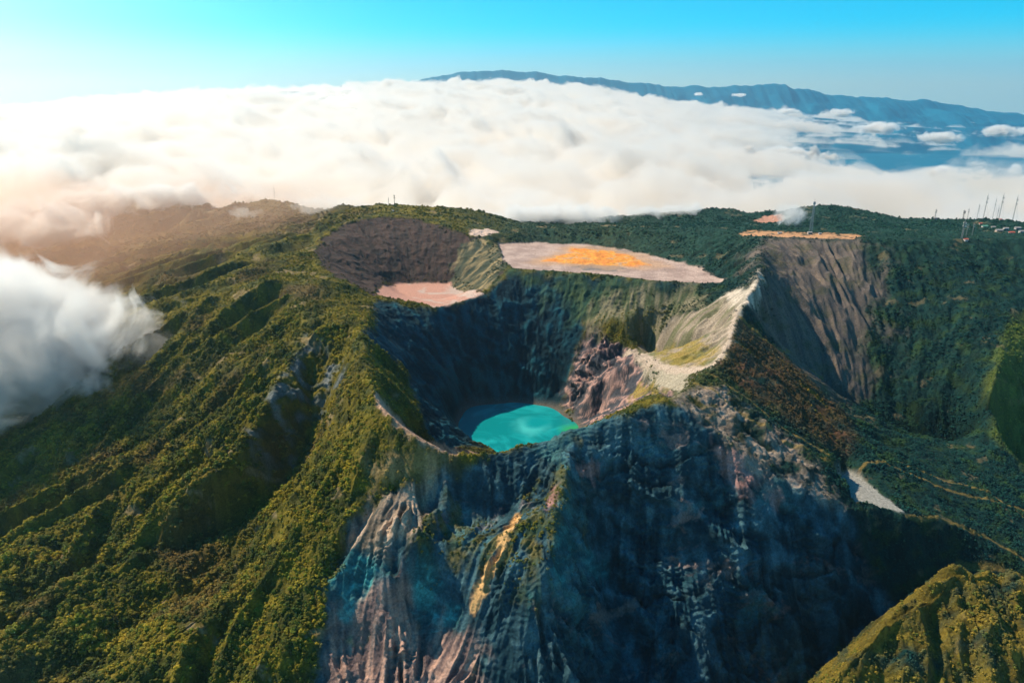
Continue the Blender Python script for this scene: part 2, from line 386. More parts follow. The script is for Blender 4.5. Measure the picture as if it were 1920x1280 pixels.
# relief
flat = np.maximum(sandm, sstep(1.25, 1.0, lr))
nl = samp(NEARLINE, TX, TY)
nearR = sstep(790, 730, TY)*sstep(330, 400, TX)
AMP = (1-flat)*(1-(0.75-0.5*nearR)*nl)
scarE = scar*sstep(20, 75, TX + 0.35*(TY-800))
softw = np.clip(inner+wall3+1.0*scarE+0.15*scar, 0, 1)
west = sstep(-120, -350, TX + (TY-1100)*0.15)
Zt = Z0.copy()
SLW = np.maximum(SL, 0.9*west*sstep(0.05, 0.25, slope)*vegm)
Zt += AMP*SLW*(rdg(L1)*10*(0.5+1.5*west) )*(1-0.7*softw)
Zt += AMP*SL*rdg(L2)*(3.4 + 1.5*rockm + 3*grayface)*(1-0.8*softw)*MODU
Zt += AMP*SL*rdg(L3)*(1.2 + 1.0*rockm + 1.3*grayface + 0.9*softm)*(1-0.7*softw)
Zt += AMP*SL*L4*(0.25 + 0.6*rockm + 0.3*softm)
Zt += AMP*(fbm(TX, TY, 260, 6, 11)*14 + fbm(TX, TY, 45, 5, 12)*5)*(0.35+0.65*SL)
Zt += nearR*(rdg(L2)*6 + rdg(L1)*6 + fbm(TX, TY, 50, 4, 13)*12)
# broken rock: terraces and crags
crag = fbm(TX+3*L2, TV, 38, 6, 21, 0.6)
Zt += rockm*AMP*(1-2*np.abs(crag))*3
swx = fbm(TX, TY, 130, 4, 22)*60; swz = Zt + fbm(TX+swx, TY+swx*0.6, 70, 5, 23)*75
strata = np.sin(swz/7.5)*0.6 + np.sin(swz/3.1+1)*0.3 + perlin(swz/14, swz*0+0.5, 24)*1.2
Zt += scarE*(strata*1.5 + fbm(TX, TY, 110, 5, 25, 0.5)*20*(1-0.6*nl) - np.abs(fbm(TX+swx, TY, 60, 5, 26))*16*(1-0.5*nl))
Zt += (scar-scarE)*AMP*(rdg(L3)*2.4 + rdg(L2)*4.0 + L4*0.8)
def ridged(x, y, wl, oct, s_):
    r = 0; a = 1; k_ = 1/wl; w0 = 1
    for o in range(oct):
        q = 1-np.abs(perlin(x*k_+3.1*o, y*k_-7.7*o, s_+o))*1.6; q = q*q
        r = r + a*q*w0; w0 = np.clip(q*1.4, 0, 1); a *= 0.52; k_ *= 2.1
    return r
rwx = fbm(TX, TV, 60, 3, 301)*22; rwy = fbm(TX, TV, 60, 3, 304)*22
# blocks and ledges: fractured rock, aligned with the dip of the beds
ru = (TX*0.8+TV*0.6+rwx); rv = (-TX*0.6+TV*0.8+rwy)
frac = ridged(ru, rv*0.45, 42, 5, 310)-0.9
frac2 = ridged(TX+rwy, TV+rwx, 24, 5, 320)-0.9
ledge = fbm(TX, TY, 70, 4, 330)*40 + Zt
ledge = (ledge/9.0 - np.floor(ledge/9.0)); ledge = (sstep(0.55, 1.0, ledge) - ledge)*9.0
rocky = np.clip(scar + 1.3*pinkrock + 0.7*hollowrock + 0.45*inner + 0.5*shoulder, 0, 1.3)*(1-flat)
big_ = ridged(ru*0.8, rv*0.35, 120, 4, 340)-0.9
DN = rocky*(1-0.7*nl)*((frac*7.5 + frac2*3.8)*(1-0.72*scar) + ledge*0.5 + scar*big_*11 + scar*(rdg(L3)*1.3+L4*0.5)) + (1-flat)*wall3*(frac*3)*(1-0.7*nl)
nx_, ny_ = -samp(GXg, TX, TY), -samp(GYg, TX, TY); nn_ = np.sqrt(nx_**2+ny_**2+1)
DX, DY = nx_/nn_*DN, ny_/nn_*DN
Zt += DN/nn_
# low shrub canopy
c1, v1 = worley(TX+fbm(TX,TY,15,2,31)*5, TY+fbm(TX,TY,15,2,32)*5, 11, 33)
c2, v2 = worley(TX, TY, 5.5, 34)
dens = sstep(-0.25, 0.2, fbm(TX, TY, 70, 4, 35)+0.1)
canopy = (np.clip(1-c1*c1*1.6, 0, 1)*3.0*dens*(0.6+0.8*v1) + np.clip(1-c2*c2*1.7, 0, 1)*1.3)
Zt += vegm*canopy
# flats
Zt = Zt*(1-ash) + ash*(-152 + fbm(TX, TY, 60, 3, 40)*0.5)
pl = -0 + fbm(TX, TY, 90, 5, 41)*1.5 + orange*3.0*(0.3+fbm(TX, TY, 20, 4, 42)) + 2*sstep(1650, 1950, TY)
Zt = Zt*(1-plain) + plain*(0.45*Z0 + 0.55*2 + (pl))
Zt = Zt*(1-floor2) + floor2*(Z0 + fbm(TX, TY, 50, 4, 43)*1.2)
lkb = LAKE_Z - 6*sstep(1.0, 0.8, lr) + 14*np.clip(lr-1.0, 0, 0.3)*4
Zt = np.where(lr < 1.3, Zt*sstep(1.0, 1.3, lr) + lkb*(1-sstep(1.0, 1.3, lr)), Zt)

# ------------------------------------------------------------------ surface colours (albedo)
def C(r, g, b): return np.array([r, g, b])[None, None, :]
def mixc(a, b, m): return a + (b-a)*m[..., None]
n1 = fbm(TX, TV, 220, 5, 90); n2 = fbm(TX, TV, 40, 5, 91); n3 = fbm(TX, TV, 9, 3, 92)
veg = mixc(C(0.185,0.150,0.014), C(0.062,0.072,0.012), sstep(-0.25, 0.3, n2 + 0.5*n1))
veg = mixc(veg, C(0.13,0.075,0.030), sstep(0.02, 0.35, fbm(TX, TY, 160, 5, 94))*0.6*sstep(-100, -500, TX))
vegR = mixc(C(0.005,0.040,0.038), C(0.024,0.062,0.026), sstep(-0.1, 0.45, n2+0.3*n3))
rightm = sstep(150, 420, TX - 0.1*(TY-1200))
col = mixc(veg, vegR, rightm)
farm = sstep(1500, 1750, TY + n2*80)*sstep(-250, 100, TX)
col = mixc(col, C(0.014,0.060,0.045), farm*0.85)
col = mixc(col, C(0.12,0.07,0.03), (redflank*0.75*sstep(-0.3,0.2,n2+0.2)))
col = mixc(col, C(0.20,0.13,0.02), redflank*sstep(0.9, 1.5, -L2)*0.8)
col = mixc(col, C(0.13,0.17,0.03), greenfan*0.8)
nr = sstep(760, 700, TY)*sstep(200, 300, TX)
col = mixc(col, C(0.17,0.13,0.02), nr*sstep(-0.4, 0.3, n2+0.15))
col = mixc(col, C(0.12,0.075,0.03), backhill*0.5)
col = mixc(col, C(0.16,0.11,0.05), sstep(0.15, 0.5, n1)*0.35*(1-rightm))
VEGC = col.copy()
bare0 = sstep(0.30, 0.42, fbm(TX, TV, 65, 5, 600)+0.1*n3)
col = col*(0.45+0.35*np.clip(v1, 0, 1))[..., None]  # ground darkened to stand in for shade between the shrubs
col = col*(0.85+0.3*v2)[..., None]
col = mixc(col, mixc(C(0.15,0.11,0.05), C(0.24,0.18,0.10), sstep(-0.3,0.3,n3)), bare0*0.7*(1-rightm*0.5))
# bare slope streaks
strk = 0.5+0.5*np.tanh(L3*0.9+0.6*L4)
strk2 = 0.5+0.5*np.tanh(L2*1.2+0.4*L3)
gf = mixc(C(0.085,0.075,0.075), C(0.16,0.125,0.105), strk)
gf = mixc(gf, C(0.13,0.11,0.03), sstep(420, 600, 1750-TY+120*n1)*0.7*(0.4+0.6*strk2))
gf = mixc(gf, C(0.06,0.065,0.03), sstep(0.0,0.4,n2+0.3*n3)*0.5)
col = mixc(col, gf, grayface*0.95)
col = mixc(col, C(0.13,0.06,0.035), redflank*sstep(0.0,0.35,fbm(TX,TV,55,4,93))*0.7)
# rock: the teal of its shaded faces is put into the colour
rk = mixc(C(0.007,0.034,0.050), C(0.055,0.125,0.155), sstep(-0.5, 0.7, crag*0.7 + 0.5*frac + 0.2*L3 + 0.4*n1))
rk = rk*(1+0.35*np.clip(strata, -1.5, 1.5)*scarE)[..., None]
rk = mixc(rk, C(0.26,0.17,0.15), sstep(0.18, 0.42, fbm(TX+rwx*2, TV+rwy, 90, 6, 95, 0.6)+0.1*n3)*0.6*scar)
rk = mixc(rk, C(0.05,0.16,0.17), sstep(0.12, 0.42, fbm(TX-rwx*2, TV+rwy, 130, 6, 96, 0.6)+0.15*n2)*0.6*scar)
rk = mixc(rk, rk*C(0.12, 0.60, 0.68), inner*(1-scar))  # inner crater walls darkened towards teal, their shade painted in
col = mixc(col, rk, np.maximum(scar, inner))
col = mixc(col, mixc(C(0.02,0.06,0.035), C(0.06,0.09,0.03), strk), innerveg*0.8)
col = mixc(col, mixc(C(0.16,0.12,0.10), C(0.42,0.33,0.27), strk*0.6+0.4*sstep(-0.2,0.5,n2)), (shoulder*0.8)*sstep(-0.35, 0.15, n2+0.15*L2))
col = mixc(col, mixc(C(0.05,0.055,0.07), C(0.42,0.26,0.23), sstep(-0.25, 0.5, crag*0.5+0.9*frac2+0.15*L2+0.25*n3)), pinkrock)
col = mixc(col, mixc(C(0.05,0.07,0.03), C(0.22,0.19,0.12), strk), eastslope*0.85)
col = mixc(col, mixc(C(0.30,0.27,0.22), C(0.52,0.45,0.38), strk), saddle)
col = mixc(col, mixc(C(0.08,0.10,0.11), C(0.16,0.18,0.18), strk2), hollowrock*sstep(-0.1, 0.3, n2+0.15*L2))
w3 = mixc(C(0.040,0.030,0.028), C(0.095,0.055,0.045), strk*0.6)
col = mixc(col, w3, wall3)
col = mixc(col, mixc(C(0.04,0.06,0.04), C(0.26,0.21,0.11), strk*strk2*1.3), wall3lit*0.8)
apron = region([(1180,664),(1195,660),(1235,688),(1290,696),(1345,688),(1335,700),(1300,714),(1272,742),(1238,728),(1205,702)], 4, 5, 25, 44)
rimline = region([(1345,690),(1372,640),(1384,592),(1378,585),(1366,625),(1350,665),(1335,683),(1290,689),(1240,682),(1195,655),(1165,660),(1190,668),(1235,694),(1290,702)], 3, 4, 20, 45)
bn = mixc(C(0.19,0.16,0.12), C(0.34,0.28,0.22), strk)
bn = mixc(bn, C(0.10,0.11,0.05), sstep(-0.1, 0.7, L2*0.8+0.5*L3+n2)*0.85)
col = mixc(col, bn, bench)
col = mixc(col, mixc(C(0.16,0.14,0.03), C(0.28,0.20,0.05), strk), np.maximum(benchgreen*0.9, benchgreen2*0.95)*sstep(-0.5, 0.1, n2+n3*0.5))
col = mixc(col, C(0.30,0.27,0.21)*(0.9+0.2*strk[...,None]), apron)
col = mixc(col, C(0.38,0.31,0.25), rimline)
# scar details
sv = mixc(C(0.03,0.055,0.025), C(0.12,0.10,0.03), sstep(-0.3,0.4,n2))
col = mixc(col, sv, scarveg*0.9*sstep(-1.0, 0.4, -L3+n2))
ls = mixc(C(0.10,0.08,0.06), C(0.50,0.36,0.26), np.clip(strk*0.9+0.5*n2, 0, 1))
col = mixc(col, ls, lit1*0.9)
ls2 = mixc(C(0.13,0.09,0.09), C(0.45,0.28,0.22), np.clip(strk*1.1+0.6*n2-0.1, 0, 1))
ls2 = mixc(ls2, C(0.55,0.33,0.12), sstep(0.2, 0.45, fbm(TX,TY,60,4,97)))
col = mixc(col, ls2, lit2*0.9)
col = mixc(col, C(0.55,0.33,0.14), ribstrip)
col = mixc(col, C(0.24,0.17,0.08)*(0.7+0.6*strk[...,None]), ochre*0.75)
col = mixc(col, C(0.42,0.27,0.19)*(0.7+0.5*strk[...,None]), lips)
tealr = np.maximum(region([(612,1120),(640,1070),(700,1050),(720,1080),(680,1130),(630,1150)], 10, 14, 25, 50), region([(765,1090),(800,1085),(835,1110),(845,1170),(820,1200),(785,1190),(790,1140)], 10, 14, 25, 51))
tealr = np.maximum(tealr, region([(1040,1010),(1080,1000),(1140,1060),(1060,1100),(1010,1160),(985,1150),(1020,1080)], 12, 16, 25, 52)*0.6)
col = mixc(col, mixc(C(0.01,0.09,0.11), C(0.05,0.30,0.32), sstep(-0.4, 0.5, n2+0.5*frac2)), tealr*0.85)
pinkp = np.maximum(region([(1345,840),(1375,850),(1410,885),(1440,910),(1400,905),(1365,875)], 8, 12, 20, 53), region([(1360,890),(1400,910),(1470,945),(1440,945),(1385,925)], 6, 10, 20, 54))
pinkp = np.maximum(pinkp, region([(1085,870),(1110,865),(1125,890),(1115,905),(1090,895)], 4, 6, 14, 55))
pinkp = np.maximum(pinkp, region([(1035,905),(1045,910),(1040,950),(1025,960)], 4, 5, 14, 56))
col = mixc(col, C(0.36,0.19,0.17)*(0.6+0.6*strk[..., None]), pinkp*0.8)
def trail(pts, wd, s_):
    P = np.array([hit(*p) for p in pts]); d = np.full(TX.shape, 1e9)
    m_ = (TX > P[:,0].min()-30)&(TX < P[:,0].max()+30)&(TY > P[:,1].min()-30)&(TY < P[:,1].max()+30)
    x, y = TX[m_]+fbm(TX[m_], TY[m_], 40, 3, s_)*14, TY[m_]; dd = np.full(x.shape, 1e9)
    for (ax, ay), (bx, by) in zip(P[:-1], P[1:]):
        dx, dy = bx-ax, by-ay; t_ = np.clip(((x-ax)*dx+(y-ay)*dy)/(dx*dx+dy*dy+1e-9), 0, 1)
        dd = np.minimum(dd, np.hypot(x-ax-t_*dx, y-ay-t_*dy))
    d[m_] = dd
    return sstep(wd, wd*0.4, d)
tr_ = np.zeros_like(TX)
for q_, (pts_, wd_) in enumerate([([(1388,596),(1440,645),(1500,685),(1535,708)], 5), ([(1300,722),(1400,792),(1500,852),(1570,874),(1650,868),(1750,910),(1920,958)], 4),
        ([(1330,705),(1420,765),(1490,822),(1555,860)], 4), ([(1700,970),(1780,978),(1850,1010),(1920,1052)], 4), ([(1800,1066),(1860,1074),(1920,1088)], 5), ([(1680,868),(1760,898),(1850,925),(1920,975)], 3)]):
    tr_ = np.maximum(tr_, trail(pts_, wd_, 400+q_))
col = mixc(col, C(0.20,0.14,0.04), tr_*0.7)
vegm = vegm*(1-0.9*tr_)*(1-np.clip(redscar+greytrail, 0, 1))
# sand
sd_ = mixc(C(0.32,0.235,0.21), C(0.45,0.34,0.30), sstep(-0.4, 0.4, n2+0.5*n1))
dr = np.abs(fbm(TX+40*n1, TY*1.6, 120, 5, 98)); sd_ = sd_*(1-0.22*sstep(0.05, 0.0, dr))[..., None]
pshadow = region([(1075,500),(1100,496),(1150,498),(1175,505),(1150,509),(1095,507)], 6, 8, 30, 40)  # shadow patch on the plain, painted into the sand colour
sd_ = mixc(sd_, C(0.12,0.13,0.14), pshadow*0.85)
pdk2 = region([(1080,468),(1110,462),(1170,470),(1200,476),(1170,478),(1120,472)], 6, 8, 30, 41)
sd_ = mixc(sd_, C(0.16,0.15,0.15), pdk2*0.6)
col = mixc(col, sd_, plain)
halo = region([(985,494),(1040,474),(1072,460),(1130,464),(1190,474),(1260,500),(1230,508),(1100,503)], 22, 16, 40, 42)*plain; blurm = halo
orr = mixc(C(0.70,0.33,0.05), C(0.62,0.22,0.05), sstep(-0.3, 0.3, n3+n2))
col = mixc(col, C(0.46,0.28,0.16), halo*0.6)
col = mixc(col, orr, orange*sstep(-0.5, -0.1, n2+0.6*n3))
col = mixc(col, mixc(C(0.44,0.24,0.19), C(0.44,0.34,0.30), sstep(-0.2, 0.2, n2+(TX+120)/300)), floor2)
col = mixc(col, C(0.24,0.245,0.235), ash)
col = mixc(col, C(0.46,0.25,0.13), overtop*sstep(-0.45,-0.1,n2+n3))
col = mixc(col, C(0.62,0.46,0.38), greytrail)
col = mixc(col, C(0.42,0.22,0.16), redscar)
shore = (lr < 1.12)
col = mixc(col, C(0.10,0.09,0.08), sstep(1.15, 1.02, lr))

def grid_mesh(name, X, Y, Z, colr=None, attrs=None):
    h, w_ = X.shape
    me = bpy.data.meshes.new(name)
    me.vertices.add(h*w_)
    me.vertices.foreach_set('co', np.stack([X, Y, Z], -1).astype(np.float32).ravel())
    idx = np.arange(h*w_).reshape(h, w_)
    q = np.stack([idx[:-1,:-1], idx[:-1,1:], idx[1:,1:], idx[1:,:-1]], -1).reshape(-1, 4)
    n = len(q)
    me.loops.add(n*4); me.loops.foreach_set('vertex_index', q.ravel().astype(np.int32))
    me.polygons.add(n); me.polygons.foreach_set('loop_start', (np.arange(n)*4).astype(np.int32))
    me.update(calc_edges=True)
    me.polygons.foreach_set('use_smooth', np.ones(n, bool))
    if colr is not None:
        a = me.color_attributes.new('Col', 'FLOAT_COLOR', 'POINT')
        c4 = np.ones((h*w_, 4), np.float32); c4[:, :3] = np.clip(colr, 0, 1).reshape(-1, 3)
        a.data.foreach_set('color', c4.ravel())
    for k, v in (attrs or {}).items():
        a = me.attributes.new(k, 'FLOAT', 'POINT'); a.data.foreach_set('value', v.astype(np.float32).ravel())
    o = bpy.data.objects.new(name, me); COL.objects.link(o)
    return o
def new_mat(name):
    m = bpy.data.materials.new(name); m.use_nodes = True
    t = m.node_tree; b = t.nodes['Principled BSDF']
    b.inputs['Roughness'].default_value = 0.9; b.inputs['Specular IOR Level'].default_value = 0.15
    return m, t, b
m, t, b = new_mat('land')
at = t.nodes.new('ShaderNodeAttribute'); at.attribute_name = 'Col'
ge = t.nodes.new('ShaderNodeTexCoord')
nz = t.nodes.new('ShaderNodeTexNoise'); nz.inputs['Scale'].default_value = 0.35; nz.inputs['Detail'].default_value = 6; nz.inputs['Roughness'].default_value = 0.65
mr = t.nodes.new('ShaderNodeMapRange'); mr.inputs[1].default_value = 0.25; mr.inputs[2].default_value = 0.75; mr.inputs[3].default_value = 0.45; mr.inputs[4].default_value = 1.55
ml = t.nodes.new('ShaderNodeVectorMath'); ml.operation = 'SCALE'
bp = t.nodes.new('ShaderNodeBump'); bp.inputs['Strength'].default_value = 0.9; bp.inputs['Distance'].default_value = 2.2
k = t.links.new
k(ge.outputs['Object'], nz.inputs['Vector']); k(nz.outputs['Fac'], mr.inputs[0]); k(at.outputs['Color'], ml.inputs[0]); k(mr.outputs[0], ml.inputs['Scale'])
k(ml.outputs[0], b.inputs['Base Color']); k(nz.outputs['Fac'], bp.inputs['Height']); k(bp.outputs[0], b.inputs['Normal'])
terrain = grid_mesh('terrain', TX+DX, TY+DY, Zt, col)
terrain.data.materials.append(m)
tag(terrain, kind='structure')
log('terrain')

# ------------------------------------------------------------------ crater lake
n = 160
bm = bmesh.new(); vs = []
for i in range(n):
    a = 2*math.pi*i/n
    wob = 1 + 0.05*math.sin(3*a+1.0) + 0.035*math.sin(5*a+2.2) + 0.02*math.sin(9*a)
    rr_ = 1.08*wob
    ca, sa = math.cos(a), math.sin(a); d = 1/math.hypot(ca/LAKE_R[0], sa/LAKE_R[1])
    vs.append(bm.verts.new((LAKE_C[0]+ca*d*rr_, LAKE_C[1]+sa*d*rr_, LAKE_Z+1.2)))
bm.faces.new(vs)
me = bpy.data.meshes.new('crater_lake'); bm.to_mesh(me); bm.free()
lake = bpy.data.objects.new('crater_lake', me); COL.objects.link(lake)
m, t, b = new_mat('lake_water')
b.inputs['Roughness'].default_value = 0.25; b.inputs['Specular IOR Level'].default_value = 0.5
k = t.links.new
ge = t.nodes.new('ShaderNodeTexCoord')
nz = t.nodes.new('ShaderNodeTexNoise'); nz.inputs['Scale'].default_value = 0.011; nz.inputs['Detail'].default_value = 7; nz.inputs['Distortion'].default_value = 2.6
cr = t.nodes.new('ShaderNodeValToRGB')
cr.color_ramp.elements[0].position = 0.35; cr.color_ramp.elements[0].color = (0.0, 0.20, 0.23, 1)
cr.color_ramp.elements[1].position = 0.75; cr.color_ramp.elements[1].color = (0.01, 0.34, 0.38, 1); cr.color_ramp.elements[0].position = 0.45
k(ge.outputs['Object'], nz.inputs['Vector']); k(nz.outputs['Fac'], cr.inputs[0])
def blob(cx_, cy_, r0, r1, wobble):
    wv = t.nodes.new('ShaderNodeTexNoise'); wv.inputs['Scale'].default_value = 0.02; wv.inputs['Detail'].default_value = 4; k(ge.outputs['Object'], wv.inputs['Vector'])
    ws = t.nodes.new('ShaderNodeVectorMath'); ws.operation = 'SCALE'; ws.inputs['Scale'].default_value = wobble; k(wv.outputs['Color'], ws.inputs[0])
    wa = t.nodes.new('ShaderNodeVectorMath'); wa.operation = 'ADD'; k(ge.outputs['Object'], wa.inputs[0]); k(ws.outputs[0], wa.inputs[1])
    dd = t.nodes.new('ShaderNodeVectorMath'); dd.operation = 'DISTANCE'; k(wa.outputs[0], dd.inputs[0]); dd.inputs[1].default_value = (cx_+wobble*0.5, cy_+wobble*0.5, LAKE_Z+1.2+wobble*0.5)
    mrr = t.nodes.new('ShaderNodeMapRange'); mrr.interpolation_type = 'SMOOTHSTEP'; mrr.inputs[1].default_value = r0; mrr.inputs[2].default_value = r1; mrr.inputs[3].default_value = 1; mrr.inputs[4].default_value = 0; k(dd.outputs['Value'], mrr.inputs[0])
    return mrr.outputs[0]
def mixn(f, a_, c_):
    mm = t.nodes.new('ShaderNodeMix'); mm.data_type = 'RGBA'; k(f, mm.inputs[0]); k(a_, mm.inputs[6]); mm.inputs[7].default_value = c_; return mm.outputs[2]
L0 = hit(985, 788); L1_ = hit(1068, 790)
c_ = mixn(blob(LAKE_C[0]+35, LAKE_C[1]+15, 14, 48, 50), cr.outputs[0], (0.05, 0.44, 0.47, 1))
c_ = mixn(blob(LAKE_C[0]+48, LAKE_C[1]+28, 12, 40, 40), c_, (0.0, 0.25, 0.29, 1))
c_ = mixn(blob(LAKE_C[0]+122, LAKE_C[1]-5, 10, 45, 30), c_, (0.02, 0.30, 0.12, 1))
k(c_, b.inputs['Base Color'])
n2_ = t.nodes.new('ShaderNodeTexNoise'); n2_.inputs['Scale'].default_value = 0.4; n2_.inputs['Detail'].default_value = 4
bp = t.nodes.new('ShaderNodeBump'); bp.inputs['Strength'].default_value = 0.3; bp.inputs['Distance'].default_value = 0.5
k(ge.outputs['Object'], n2_.inputs['Vector']); k(n2_.outputs['Fac'], bp.inputs['Height']); k(bp.outputs[0], b.inputs['Normal'])
me.materials.append(m)
tag(lake, kind='structure')


# ------------------------------------------------------------------ shrubs
def foliage_mat(name, instancer):
    m, t, b = new_mat(name)
    if instancer:
        a = t.nodes.new('ShaderNodeAttribute'); a.attribute_type = 'INSTANCER'; a.attribute_name = 'icol'; src = a.outputs['Color']
    else:
        a = t.nodes.new('ShaderNodeObjectInfo'); src = a.outputs['Color']
    tcn = t.nodes.new('ShaderNodeTexCoord'); nz = t.nodes.new('ShaderNodeTexNoise'); nz.inputs['Scale'].default_value = 3.0; nz.inputs['Detail'].default_value = 5
    mr = t.nodes.new('ShaderNodeMapRange'); mr.inputs[1].default_value = 0.3; mr.inputs[2].default_value = 0.7; mr.inputs[3].default_value = 0.55; mr.inputs[4].default_value = 1.5
    ml = t.nodes.new('ShaderNodeVectorMath'); ml.operation = 'SCALE'
    t.links.new(tcn.outputs['Object'], nz.inputs[0]); t.links.new(nz.outputs[0], mr.inputs[0]); t.links.new(src, ml.inputs[0]); t.links.new(mr.outputs[0], ml.inputs['Scale'])
    t.links.new(ml.outputs[0], b.inputs['Base Color'])
    return m
FOL_I = foliage_mat('foliage_scrub', True); FOL_O = foliage_mat('foliage_shrub', False)
BARK, _t, _b = new_mat('bark'); _b.inputs['Base Color'].default_value = (0.09, 0.065, 0.045, 1)
def crown_mesh(name, seed, mat, nb=9, leaves=150):
    """unit crown: lumps clothed in leaf clumps, uneven outline"""
    rnd = random.Random(seed); bm = bmesh.new(); lumps = []
    for i in range(nb):
        a = rnd.uniform(0, 6.283); r = rnd.uniform(0.0, 0.62)**0.8; zz = rnd.uniform(0.15, 0.75)*(1-0.5*r)
        c = Vector((r*math.cos(a), r*math.sin(a), zz)); s_ = rnd.uniform(0.22, 0.42); lumps.append((c, s_))
        g = bmesh.ops.create_icosphere(bm, subdivisions=1, radius=s_)
        for v in g['verts']:
            v.co = v.co*rnd.uniform(0.75, 1.2); v.co.z *= 0.8; v.co += c
    for i in range(leaves):
        c, s_ = rnd.choice(lumps)
        d = Vector((rnd.gauss(0,1), rnd.gauss(0,1), rnd.gauss(0.35,1))).normalized()
        p = c + Vector((d.x, d.y, d.z*0.8))*s_*rnd.uniform(0.9, 1.2)
        u_ = d.orthogonal().normalized(); w_ = d.cross(u_); q = rnd.uniform(0.06, 0.12); an = rnd.uniform(0, 6.28)
        e1 = (u_*math.cos(an)+w_*math.sin(an))*q; e2 = (w_*math.cos(an)-u_*math.sin(an))*q + d*q*rnd.uniform(-0.4, 0.9)
        vv = [bm.verts.new(p+e1), bm.verts.new(p+e2), bm.verts.new(p-e1), bm.verts.new(p-e2*0.6)]
        bm.faces.new(vv)
    me = bpy.data.meshes.new(name); bm.to_mesh(me); bm.free(); me.materials.append(mat)
    return me
def trunk_mesh(name, seed):
    rnd = random.Random(seed); bm = bmesh.new()
    def limb(p, q, r1, r2):
        d = (q-p).normalized(); u_ = d.orthogonal().normalized(); w_ = d.cross(u_); A = []; B = []
        for i in range(6):
            a = i*math.pi/3; o = u_*math.cos(a)+w_*math.sin(a)
            A.append(bm.verts.new(p+o*r1)); B.append(bm.verts.new(q+o*r2))
        for i in range(6): bm.faces.new((A[i], A[(i+1)%6], B[(i+1)%6], B[i]))
    limb(Vector((0,0,-0.35)), Vector((0.02,0.02,0.28)), 0.09, 0.06)
    for i in range(4):
        a = i*1.57+rnd.random(); limb(Vector((0.02,0.02,0.22)), Vector((0.4*math.cos(a), 0.4*math.sin(a), rnd.uniform(0.45, 0.65))), 0.045, 0.02)
    me = bpy.data.meshes.new(name); bm.to_mesh(me); bm.free(); me.materials.append(BARK)
    return me
rs = np.random.RandomState(3)
front = np.zeros_like(vegm)
cand = rs.rand(*TX.shape)
dist = np.exp(RR)
Hf = np.hypot(*np.gradient(Zt)) 
# bare patches of soil among the scrub on the flanks
bare = sstep(0.30, 0.42, fbm(TX, TV, 65, 5, 600)+0.1*n3)
wgt = vegm*(1-0.8*bare)*(0.35+0.65*dens)*(1-0.55*sstep(0.7, 1.3, slope))
# expected shrubs per grid node from the ground area the node stands for
area = (dist*(A1-A0)/NA)*np.gradient(np.exp(rr))[:, None]
per = 1/15.0
infr = (np.abs(TX) < TY*0.80+60)
prob = area*np.sqrt(1+slope**2)*per*wgt*infr*np.maximum(sstep(2100, 1500, dist), 0.22*sstep(2900, 2800, dist))
jj, ii = np.nonzero((cand < prob) & (nl+vegm > 0.6))
log('shrubs', len(jj))
px_, py_, pz_ = TX[jj, ii]+DX[jj, ii], TY[jj, ii]+DY[jj, ii], Zt[jj, ii]-0.6
lush = sstep(-80, -420, px_)*sstep(1500, 1000, py_)
sz = (1.5 + 2.1*rs.rand(len(jj))**1.7)*(0.85+0.45*sstep(-0.1, 0.3, fbm(px_, py_, 90, 3, 200)))*(1+0.8*lush)*(1+0.9*sstep(1700, 2100, py_)*rs.rand(len(jj)))
cl = (np.clip(VEGC[jj, ii], 0, 1)*vegm[jj, ii][:, None] + np.clip(col[jj, ii], 0, 1)*(1-vegm[jj, ii])[:, None])*(0.8+0.5*rs.rand(len(jj)))[:, None]
tone = rs.rand(len(jj))[:, None]
cl = np.where(tone > 0.85, cl*np.array([[1.35, 1.25, 1.1]]), cl); cl = np.where(tone < 0.25, cl*np.array([[0.6, 0.85, 0.9]]), cl)
# how large each one shows; the largest stand as separate things
depth = py_*cp - (pz_-CAM_H)*spn
sx = 960+F*px_/depth; sy = 640-F*(py_*spn+(pz_-CAM_H)*cp)/depth
inview = (sx > 5)&(sx < 1915)&(sy < 1272)&(sy > 400)&(pz_ > -1e9)
score = np.where(inview, sz/depth, 0)
big_i = np.argsort(-score)[:280]
rest = np.ones(len(jj), bool); rest[big_i] = False
crowns = [crown_mesh('crown', 10+i, FOL_O, 12, 420) for i in range(5)]
trunks = [trunk_mesh('trunk', 20+i) for i in range(3)]
rk_s = sz[big_i]/np.median(sz[big_i])
names = []
for q, i in enumerate(big_i):
    r_, g_, b2 = cl[i]; lum = (r_+g_)/2
    tone_ = ('dark' if lum < 0.05 else 'pale' if lum > 0.12 else 'mid green' if g_ > r_*1.0 else 'olive')
    size_ = 'large' if rk_s[q] > 1.2 else 'small' if rk_s[q] < 0.85 else 'middling'
    if sx[i] < 960:
        col_ = int(sx[i]//120); row_ = 'at bottom edge' if sy[i] > 1180 else 'above bottom edge' if sy[i] > 1080 else 'on lower left slope'
        wh = ['in the left corner','right of the left corner','on low ridge, left part','on low ridge, right part','on the green spur','beside the rocky scar','under the scar edge','in the scar'][min(col_, 7)]
    else:
        col_ = int((sx[i]-1500)//85); row_ = 'at bottom edge' if sy[i] > 1200 else 'midway up' if sy[i] > 1130 else 'near the crest'
        wh = 'on the ' + ['far left tip','left flank','left middle','right middle','right end'][max(0, min(col_, 4))] + ' of near ridge'
    names.append((size_, tone_, row_, wh))
from collections import defaultdict
grp = defaultdict(list)
for q, nm in enumerate(names): grp[nm].append(q)
ORD_ = ['leftmost','second from left','third from left','fourth from left','fifth from left','sixth from left','seventh from left','eighth from left','ninth from left','tenth from left','eleventh from left','twelfth from left','rightmost']
ORD = ORD_[:12]
labels = {}
